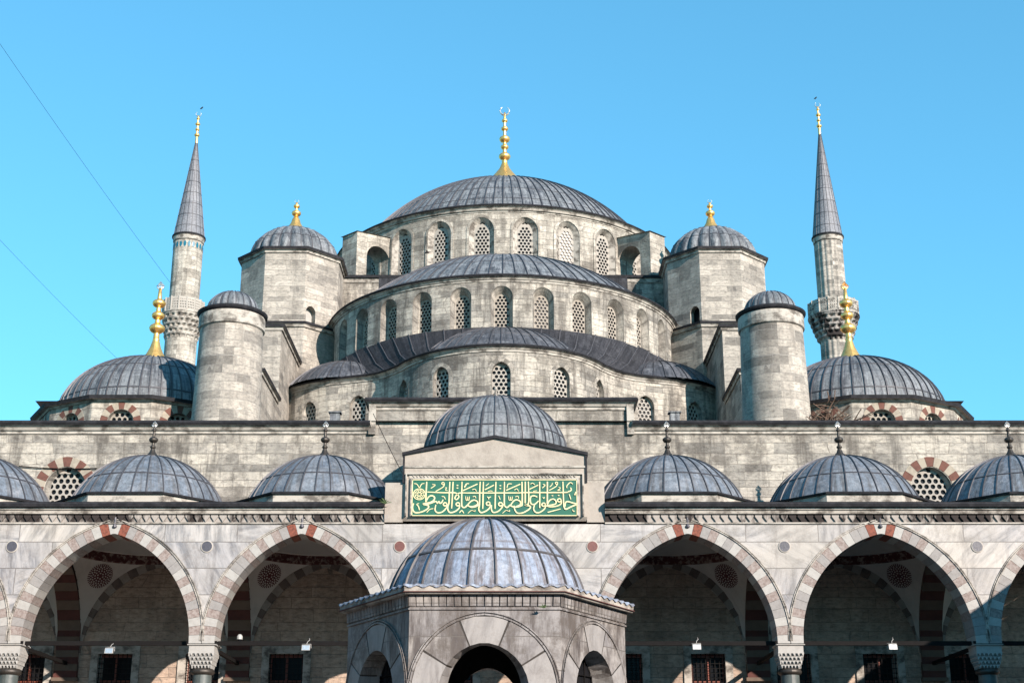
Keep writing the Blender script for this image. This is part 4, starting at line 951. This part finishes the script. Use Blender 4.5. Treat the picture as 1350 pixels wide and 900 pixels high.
st(A_, 34, (1012, 178), (1012, 202)); st(A_, 34, (1012, 236), (1012, 258)); st(A_, 22, (1150, 292), (1250, 250)); st(A_, 16, (1170, 230), (1210, 160), (1250, 155))
st(A_, 15, (680, 425), (735, 435), (760, 490)); st(A_, 20, (150, 590), (195, 640), (215, 715)); st(A_, 13, (160, 580), (205, 575)); st(A_, 15, (370, 765), (430, 700), (510, 680)); st(A_, 18, (1060, 770), (1110, 722), (1155, 780))
loop(A_, 17, 205, 378, 128); loop(A_, 11, 205, 378, 92); loop(A_, 11, 205, 378, 52)
for k in range(8): st(A_, 10, (205 + 20 * cos(k * .785), 378 + 20 * sin(k * .785)), (205 + 70 * cos(k * .785 + .5), 378 + 70 * sin(k * .785 + .5)), (205 + 122 * cos(k * .785 + .2), 378 + 122 * sin(k * .785 + .2)))
st(A_, 16, (90, 152), (150, 165), (205, 235), (250, 165), (310, 148))
st(B_, 27, (336, 112), (328, 340), (325, 590), (310, 690), (350, 762), (440, 745), (530, 680), (562, 600)); st(B_, 25, (405, 112), (400, 400), (395, 690)); st(B_, 25, (672, 112), (660, 400), (655, 690))
st(B_, 27, (852, 112), (850, 560), (862, 625), (910, 658), (975, 600)); st(B_, 27, (1225, 112), (1225, 560), (1205, 620), (1100, 650), (1000, 630), (975, 600))
st(B_, 24, (0, 352), (620, 352), (1254, 350)); st(B_, 26, (70, 610), (130, 540), (210, 502), (282, 540), (275, 600), (180, 640), (90, 632)); st(B_, 22, (325, 590), (250, 640), (150, 655), (70, 610), (25, 655), (-15, 655))
loop(B_, 25, 510, 578, 40); loop(B_, 25, 770, 590, 40); st(B_, 25, (580, 610), (578, 700), (620, 762), (720, 740), (800, 660), (828, 590))
st(B_, 26, (985, 605), (1050, 520), (1120, 497), (1190, 540), (1180, 605), (1100, 635)); st(B_, 25, (1060, 620), (1070, 700), (1120, 772), (1200, 780), (1254, 770))
for x in (30, 940): st(B_, 15, (x, 420), (x + 12, 500), (x + 40, 500), (x + 42, 430)); st(B_, 15, (x + 42, 500), (x + 70, 500), (x + 80, 425))
st(B_, 14, (180, 435), (230, 422), (250, 465)); st(B_, 16, (485, 430), (520, 452), (568, 430)); st(B_, 16, (520, 450), (520, 488)); st(B_, 16, (730, 412), (765, 495)); st(B_, 14, (1080, 435), (1140, 422), (1150, 470))
st(B_, 21, (435, 285), (630, 185)); st(B_, 14, (455, 205), (520, 150)); st(B_, 21, (890, 297), (1190, 165)); st(B_, 17, (905, 250), (930, 165), (1010, 160)); st(B_, 21, (-30, 305), (280, 162)); st(B_, 17, (0, 240), (40, 162), (100, 155))
st(B_, 34, (765, 188), (765, 208)); st(B_, 34, (765, 250), (765, 270)); st(B_, 13, (1060, 290), (1120, 265), (1150, 320)); st(B_, 13, (165, 285), (230, 272), (260, 325)); st(B_, 13, (500, 325), (560, 308), (600, 318))
for x in (80, 810): st(B_, 12, (x, 785), (x + 75, 722), (x + 150, 742), (x + 150, 706))
st(C_, 27, (35, 112), (40, 560), (15, 625)); st(C_, 25, (105, 112), (102, 570)); st(C_, 27, (170, 112), (174, 555), (100, 605), (205, 632), (190, 690), (80, 760), (0, 778)); st(C_, 25, (410, 112), (410, 670)); st(C_, 27, (575, 112), (570, 590))
st(C_, 27, (905, 112), (915, 560), (930, 660), (962, 695), (1060, 650), (1188, 590), (1110, 565), (1000, 535), (952, 565), (945, 640)); st(C_, 24, (0, 345), (900, 342), (1020, 325), (1080, 290), (1066, 238))
st(C_, 25, (360, 440), (290, 412), (222, 435), (212, 520), (235, 588), (310, 588), (385, 518)); st(C_, 25, (300, 600), (280, 690), (320, 758), (400, 765), (500, 700), (540, 622)); loop(C_, 24, 492, 600, 38)
st(C_, 25, (570, 600), (620, 512), (700, 482), (755, 530), (740, 585), (640, 610), (560, 612)); st(C_, 24, (540, 622), (640, 645), (780, 628), (860, 580), (868, 510)); loop(C_, 23, 825, 508, 38)
st(C_, 32, (680, 402), (680, 420)); st(C_, 32, (812, 397), (812, 415)); st(C_, 14, (475, 440), (495, 468), (515, 440)); st(C_, 19, (575, 762), (850, 690)); st(C_, 20, (195, 275), (380, 185)); st(C_, 14, (215, 165), (260, 145), (310, 180))
st(C_, 16, (480, 170), (525, 190), (465, 250)); st(C_, 14, (620, 230), (670, 180), (680, 140)); loop(C_, 16, 770, 145, 25); st(C_, 17, (795, 150), (750, 220), (610, 300)); st(C_, 13, (810, 230), (850, 250), (790, 300), (852, 290))
st(C_, 17, (1115, 165), (1060, 132), (990, 200), (990, 250)); st(C_, 16, (1035, 380), (1070, 490)); st(C_, 14, (1100, 700), (1120, 740), (1150, 735)); st(C_, 24, (1150, 400), (1180, 330)); st(C_, 12, (270, 318), (350, 305))
K = 16.077; mb = MB()
for si, (o_, wd, pts) in enumerate(S):
    P_ = []
    pts = list(pts); E_ = [pts[0]] + pts + [pts[-1]]
    for i in range(1, len(E_) - 2):
        p0, p1, p2, p3 = E_[i - 1:i + 3]; nn = 6 if len(pts) > 2 else 2
        for k in range(nn):
            t = k / nn; P_.append(tuple(0.5 * (2 * p1[q] + (p2[q] - p0[q]) * t + (2 * p0[q] - 5 * p1[q] + 4 * p2[q] - p3[q]) * t * t + (3 * p1[q] - p0[q] - 3 * p2[q] + p3[q]) * t ** 3) for q in (0, 1)))
    P_.append(pts[-1]); P3 = [(sx_(o_ + x / K), sz_(628 + y / K)) for x, y in P_]; h = wd / K * (qx1 - qx0) / 218 / 2 * 1.05; L_, R_ = [], []
    for i, p in enumerate(P3):
        a, b_ = P3[max(0, i - 1)], P3[min(len(P3) - 1, i + 1)]; dx, dz = b_[0] - a[0], b_[1] - a[1]; l = math.hypot(dx, dz) or 1; f = i / (len(P3) - 1)
        hh = h * (0.62 + 0.38 * min(1, 4 * min(f, 1 - f) + .35)) if len(P3) > 4 else h
        L_.append((p[0] - dz / l * hh, p[1] + dx / l * hh)); R_.append((p[0] + dz / l * hh, p[1] - dx / l * hh))
    yy = GY - .088 - 0.0002 * si
    for i in range(len(P3) - 1):
        mb.face([(L_[i][0], yy, L_[i][1]), (R_[i][0], yy, R_[i][1]), (R_[i + 1][0], yy, R_[i + 1][1]), (L_[i + 1][0], yy, L_[i + 1][1])])
        for Q_ in (L_, R_): mb.face([(Q_[i][0], yy, Q_[i][1]), (Q_[i + 1][0], yy, Q_[i + 1][1]), (Q_[i + 1][0], GY - .07, Q_[i + 1][1]), (Q_[i][0], GY - .07, Q_[i][1])])
mb.build("lettering", [M_GILT], ins)

# ================================================================== FOUNTAIN
FX, FY = -0.52, 29.7
ft = empty("ablution_fountain", (FX, FY, 0), "six-sided marble fountain kiosk with pale blue lead dome in front of the arcade", "fountain")
fb = ngon(FX, FY, 2.83, 6); sd6 = fb.len / 6; zf = 5.62
ops = [dict(u=sd6 * (k + .5), zs=0.9, zp=3.95, hw=0.84, rise=0.90, dep=0.38) for k in range(6)]
mb = MB(); wall(mb, fb, 0, zf, ops, 0, 0)
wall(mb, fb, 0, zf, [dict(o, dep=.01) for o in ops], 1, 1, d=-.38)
bod = mb.build("wall", [M_FMARB, M_SHADED], ft)
for k, o in enumerate(ops):
    mb = MB(); ring(mb, fb, o['u'], 2.2, 3.95, .835, .90, .50, .03, -.37, 11, lambda i, n: i % 2, gap=.014)
    mb.build("arch", [M_FMARB, M_FMARB2], ft)
    mb = MB(); ring(mb, fb, o['u'], 2.2, 3.95, .835, .90, .50, .022, -.3, 40, lambda i, n: 0, gap=0)      # open joints between the stones
    mb.build("joint", [M_BRNZ], ft)
    mb = MB()
    for g, w_, p_ in ((.505, .03, .05), (.56, .018, .035)): ring(mb, fb, o['u'], 2.2, 3.95, .835 + g, .90 + g, w_, p_, -.02, 44, lambda i, n: 0)
    mb.build("arch_moulding", [M_FMARB], ft)
    if k not in (2, 5):
        (px, py), t, n_ = fb.frame(o['u']); P = lambda x, z, d: (px + t[0] * x + n_[0] * d, py + t[1] * x + n_[1] * d, z)
        mb = MB(); mb.face([P(-.86, .9, -.4), (P(.86, .9, -.4)), P(.86, 4.9, -.4), P(-.86, 4.9, -.4)], m=0)
        for x in (-.6, -.3, 0, .3, .6): mb.tube([P(x, .9, -.37), P(x, 4.8, -.37)], .012, 4, 1)
        for z in [1.2 + .4 * i for i in range(9)]: mb.tube([P(-.84, z, -.37), P(.84, z, -.37)], .012, 4, 1)
        mb.build("glazed_screen", [M_DARK, M_IRON], ft)
mb = MB()
# fluted stalactite course under the eaves
sweep(mb, fb, [(0.0, zf - .16), (.03, zf - .16), (.03, zf - .13), (.0, zf - .13)], 0)
for e in range(6):
    n = 20
    for j in range(n):
        U0, U1 = sd6 * (e + (j + .08) / n), sd6 * (e + (j + .92) / n)
        for (d0, z0), (d1, z1) in (((.0, zf - .11), (.03, zf - .09)), ((.03, zf - .09), (.05, zf + .12))):
            Q = [fb.at(U0, d0), fb.at(U1, d0), fb.at(U1, d1), fb.at(U0, d1)]; mb.face([(*Q[0], z0), (*Q[1], z0), (*Q[2], z1), (*Q[3], z1)])
            for U in (U0, U1): a, b_, c_ = fb.at(U, d0), fb.at(U, d1), fb.at(U, -.02); mb.face([(*a, z0), (*b_, z1), (*c_, z1), (*c_, z0)])
wall(mb, fb, zf - .01, zf + .14, (), 0, 0, d=-.02)
mb.build("eaves_band", [M_FMARB], ft)
mb = MB(); Zc = zf + .12
sweep(mb, fb, [(.0, Zc), (.14, Zc), (.16, Zc + .025)], 0); sweep(mb, fb, [(.16, Zc + .025), (.185, Zc + .03), (.185, Zc + .045), (.16, Zc + .05)], 2); sweep(mb, fb, [(.16, Zc + .05), (.17, Zc + .16), (.12, Zc + .17)], 0)
mb.build("cornice", [M_TRIM, M_EDGE, M_SRED], ft)
# crimped lead drip and sloping lead skirt
mb = MB(); rows = [[], [], [], []]; uv = [[], [], [], []]; n = 6 * 60
for i in range(n + 1):
    U = fb.len * i / n; wv = .022 * cos(2 * pi * i / 5)
    for j, (d, z) in enumerate(((.19 , Zc + .13 + wv), (.175, Zc + .17 + wv), (.05, Zc + .19 + wv * .4), (-.45, Zc + .24))):
        q = fb.at(U, d); rows[j].append((*q, z)); uv[j].append((i / 15, j * .3))
mb.grid(rows, uv, 0); mb.build("roof_skirt", [M_LEADF], ft)
dome("dome", FX, FY, capprof(2.04, 1.72, Zc + .19, 18, .1), 24, ft, M_LEADF, .035, .04, 1.25, .2, seams=(.38,), ribmat=M_RIBF, rot=.12)
mb = MB(); lathe(mb, FX, FY, [(2.3, zf), (2.2, zf + .05), (1.6, zf + .9), (.02, zf + 1.3)], 24, 0); mb.build("ceiling", [M_SHADED], ft)
mb = MB(); lathe(mb, FX, FY, [(1.35, 0), (1.35, 1.6), (1.42, 1.65), (1.42, 1.8), (0.02, 1.85)], 24, 0, False)
mb.build("basin", [M_FMARB], ft)

# ================================================================== SMALL THINGS
def floodlight(u, v, lab, hook=True):
    x, y, z = Wp(u, v, PY + .3); t = empty("floodlight", (x, y, z), lab, "floodlight", "floodlights hanging from the tie beams")
    mb = MB(); a = .13
    P0 = [(x - a, y - .16, z - .10), (x + a, y - .16, z - .10), (x + a, y - .10, z + .07), (x - a, y - .10, z + .07)]; P1 = [(x - a * .7, y + .08, z - .07), (x + a * .7, y + .08, z - .07), (x + a * .7, y + .08, z + .06), (x - a * .7, y + .08, z + .06)]
    mb.face(P1[::-1])
    for i in range(4): mb.face([P0[i], P0[(i + 1) % 4], P1[(i + 1) % 4], P1[i]])
    for i in range(4):
        q = [P0[i], P0[(i + 1) % 4]]; cc = (x, y - .15, z - .015); iq = [tuple(p[k] + (cc[k] - p[k]) * .15 for k in range(3)) for p in q]; mb.face([q[0], q[1], iq[1], iq[0]])
    mb.build("housing", [M_WHITE], t)
    mb = MB(); mb.face([(x - a * .86, y - .15, z - .085), (x + a * .86, y - .15, z - .085), (x + a * .86, y - .105, z + .055), (x - a * .86, y - .105, z + .055)]); mb.build("lens", [M_SILV], t)
    mb = MB(); mb.tube([(x - a - .01, y, z - .02), (x - a - .01, y, z + .1), (x + a + .01, y, z + .1), (x + a + .01, y, z - .02)], .012, 5)
    mb.tube([(x, y, z + .1), (x + .02, y + .05, z + .18), (x + .08, y + .1, z + .24), (x + .06, y + .12, z + .3)], .011, 5); mb.build("bracket", [M_WHITE], t)
floodlight(145, 857, "white floodlight hanging under the tie beam in the leftmost whole arch")
floodlight(404, 853, "white floodlight on the tie beam between the column and the left side of the fountain")
floodlight(918, 852, "white floodlight on the tie beam just right of the fountain")
floodlight(1176, 852, "white floodlight with looped hook under the tie beam in the arch farthest right")
x, y, z = Wp(316, 841, PY + .45); t = empty("security_camera", (x, y, z), "small white dome camera standing on the tie beam left of the fountain", "security camera")
mb = MB(); lathe(mb, x, y, [(.09, z - .03), (.09, z + .06), (.05, z + .12), (.02, z + .13)], 14, 0); mb.build("housing", [M_WHITE], t)
mb = MB(); lathe(mb, x, y, [(.01, z - .12), (.055, z - .09), (.07, z - .03)], 14, 0); mb.build("lens", [M_DARK], t)
mb = MB(); mb.tube([(x, y, z - .03), (x + .05, y + .02, z - .12)], .02, 6); mb.build("bracket", [M_WHITE], t)

def cable(name, A, B, sag, r, lab, n=24, mat=M_IRON):
    mb = MB(); pts = [tuple(A[k] + (B[k] - A[k]) * i / n - (sag * 4 * (i / n) * (1 - i / n) if k == 2 else 0) for k in range(3)) for i in range(n + 1)]
    mb.tube(pts, r, 5); o = mb.build(name, [mat]); tag(o, lab, "cable"); return o
cable("overhead_cable", Wp(-260, -330, 70), Wp(224, 372, 124), .6, .013, "thin dark cable slanting across the sky down to the left minaret")
cable("overhead_cable", Wp(-300, -20, 70), Wp(160, 478, 110), .6, .010, "thin faint cable in the sky running down behind the left corner dome")
cable("wall_cable", Wp(25, 614, HY - .06), Wp(128, 617, HY - .06), .06, .02, "black cable strung along the stone wall above the left round window")
cable("wall_cable", Wp(492, 545, HY - 2.5), Wp(535, 632, HY - 4), .05, .012, "thin dark wire hanging from the raised roof to the left of the portal")

def bird(name, P, span, lab, flying):
    x, y, z = P; mb = MB()
    if flying:
        mb.tube([(x - span * .28, y + .05, z - .02), (x - span * .1, y, z), (x + span * .12, y, z + .01), (x + span * .24, y, z + .03)], [.01, .045, .05, .012], 6)
        for s in (-1, 1):
            a = [(x - span * .08, y, z), (x + span * .1, y, z), (x + span * .02, y + s * span * .2, z + span * .26), (x - span * .12, y + s * span * .42, z + span * .42 * s)]
            mb.face(a); mb.face([(p[0], p[1], p[2] - .012) for p in a[::-1]])
    else:
        mb.tube([(x - .16, y, z - .08), (x - .05, y, z), (x + .06, y, z + .08), (x + .10, y, z + .15), (x + .16, y, z + .15)], [.015, .06, .07, .045, .008], 7)
        mb.tube([(x, y, z - .02), (x, y, z - .12)], .012, 4)
    return tag(mb.build(name, [M_BIRD]), lab, "bird")
bird("flying_bird", Wp(563, 333, 80), .62, "small dark bird in flight before the drum windows of the great dome", True)
zt_l = Wp(267, 145, 125); bird("perched_bird", (-30.2, 125, zt_l[2] + .15), .5, "small dark bird perched on the tip of the left minaret", False)
bird("perched_bird", (29.6, 125, Wp(1074, 133, 125)[2] + .25), .5, "small dark bird perched on the tip of the right minaret", False)

def plant(name, P, n, size, lab, cat, mat, twigs=False, spread=1.0):
    x, y, z = P; mb = MB(); rg = random.Random(int(x * 100 + z * 10))
    for i in range(n):
        a = rg.uniform(0, 2 * pi); el = rg.uniform(.1, 1.2); L = size * rg.uniform(.5, 1)
        dx, dy, dz = cos(a) * cos(el) * spread, sin(a) * cos(el) * .6, sin(el)
        p0 = (x + rg.uniform(-.1, .1) * size, y, z); p1 = (x + dx * L * .5, y + dy * L * .5, z + dz * L * .6); p2 = (x + dx * L, y + dy * L, z + dz * L * .8)
        if twigs:
            mb.tube([p0, p1, p2], [.03 * size, .018 * size, .006], 4)
            for k in range(4): q = tuple(p1[j] + (p2[j] - p1[j]) * k / 4 for j in range(3)); mb.tube([q, (q[0] + rg.uniform(-.3, .3) * size * .7, q[1] + rg.uniform(-.1, .1), q[2] + rg.uniform(.0, .3) * size * .6)], .008 * size, 3)
        else:
            w_ = size * .07; mb.face([(p0[0] - w_, p0[1], p0[2]), (p0[0] + w_, p0[1], p0[2]), (p1[0] + w_, p1[1], p1[2] + w_), p2, (p1[0] - w_, p1[1], p1[2])])
    return tag(mb.build(name, [mat]), lab, cat)
plant("weed", Wp(507, 664, 44.7), 26, .28, "green weed growing on the gutter left of the green inscription", "weed", M_FERN)
plant("weed", Wp(717, 801, 27.05), 22, .14, "small green fern rooted in the crack of the fountain cornice", "weed", M_FERN)
plant("dry_shrub", (12.25, 55.0, ZW + .1), 44, 2.7, "bare brown shrub growing on the roof between right turret and corner dome", "shrub", M_TWIG, True)
for i, (u, lab) in enumerate(((441, "small grey lead vent box on the roof behind the arcade dome left of the portal"), (890, "small grey lead vent box on the roof right of the portal dome"))):
    x, y, z = Wp(u, 553, 52.3); mb = MB(); mb.box(x - .18, x + .18, y, y + .3, ZW, z + .3); mb.face([(x - .24, y - .06, z + .3), (x + .24, y - .06, z + .3), (x + .2, y + .36, z + .42), (x - .2, y + .36, z + .42)]); mb.box(x - .24, x + .24, y - .06, y + .36, z + .28, z + .32)
    tag(mb.build("roof_vent", [M_LEAD]), lab, "roof vent", "vent boxes on the roof edge")
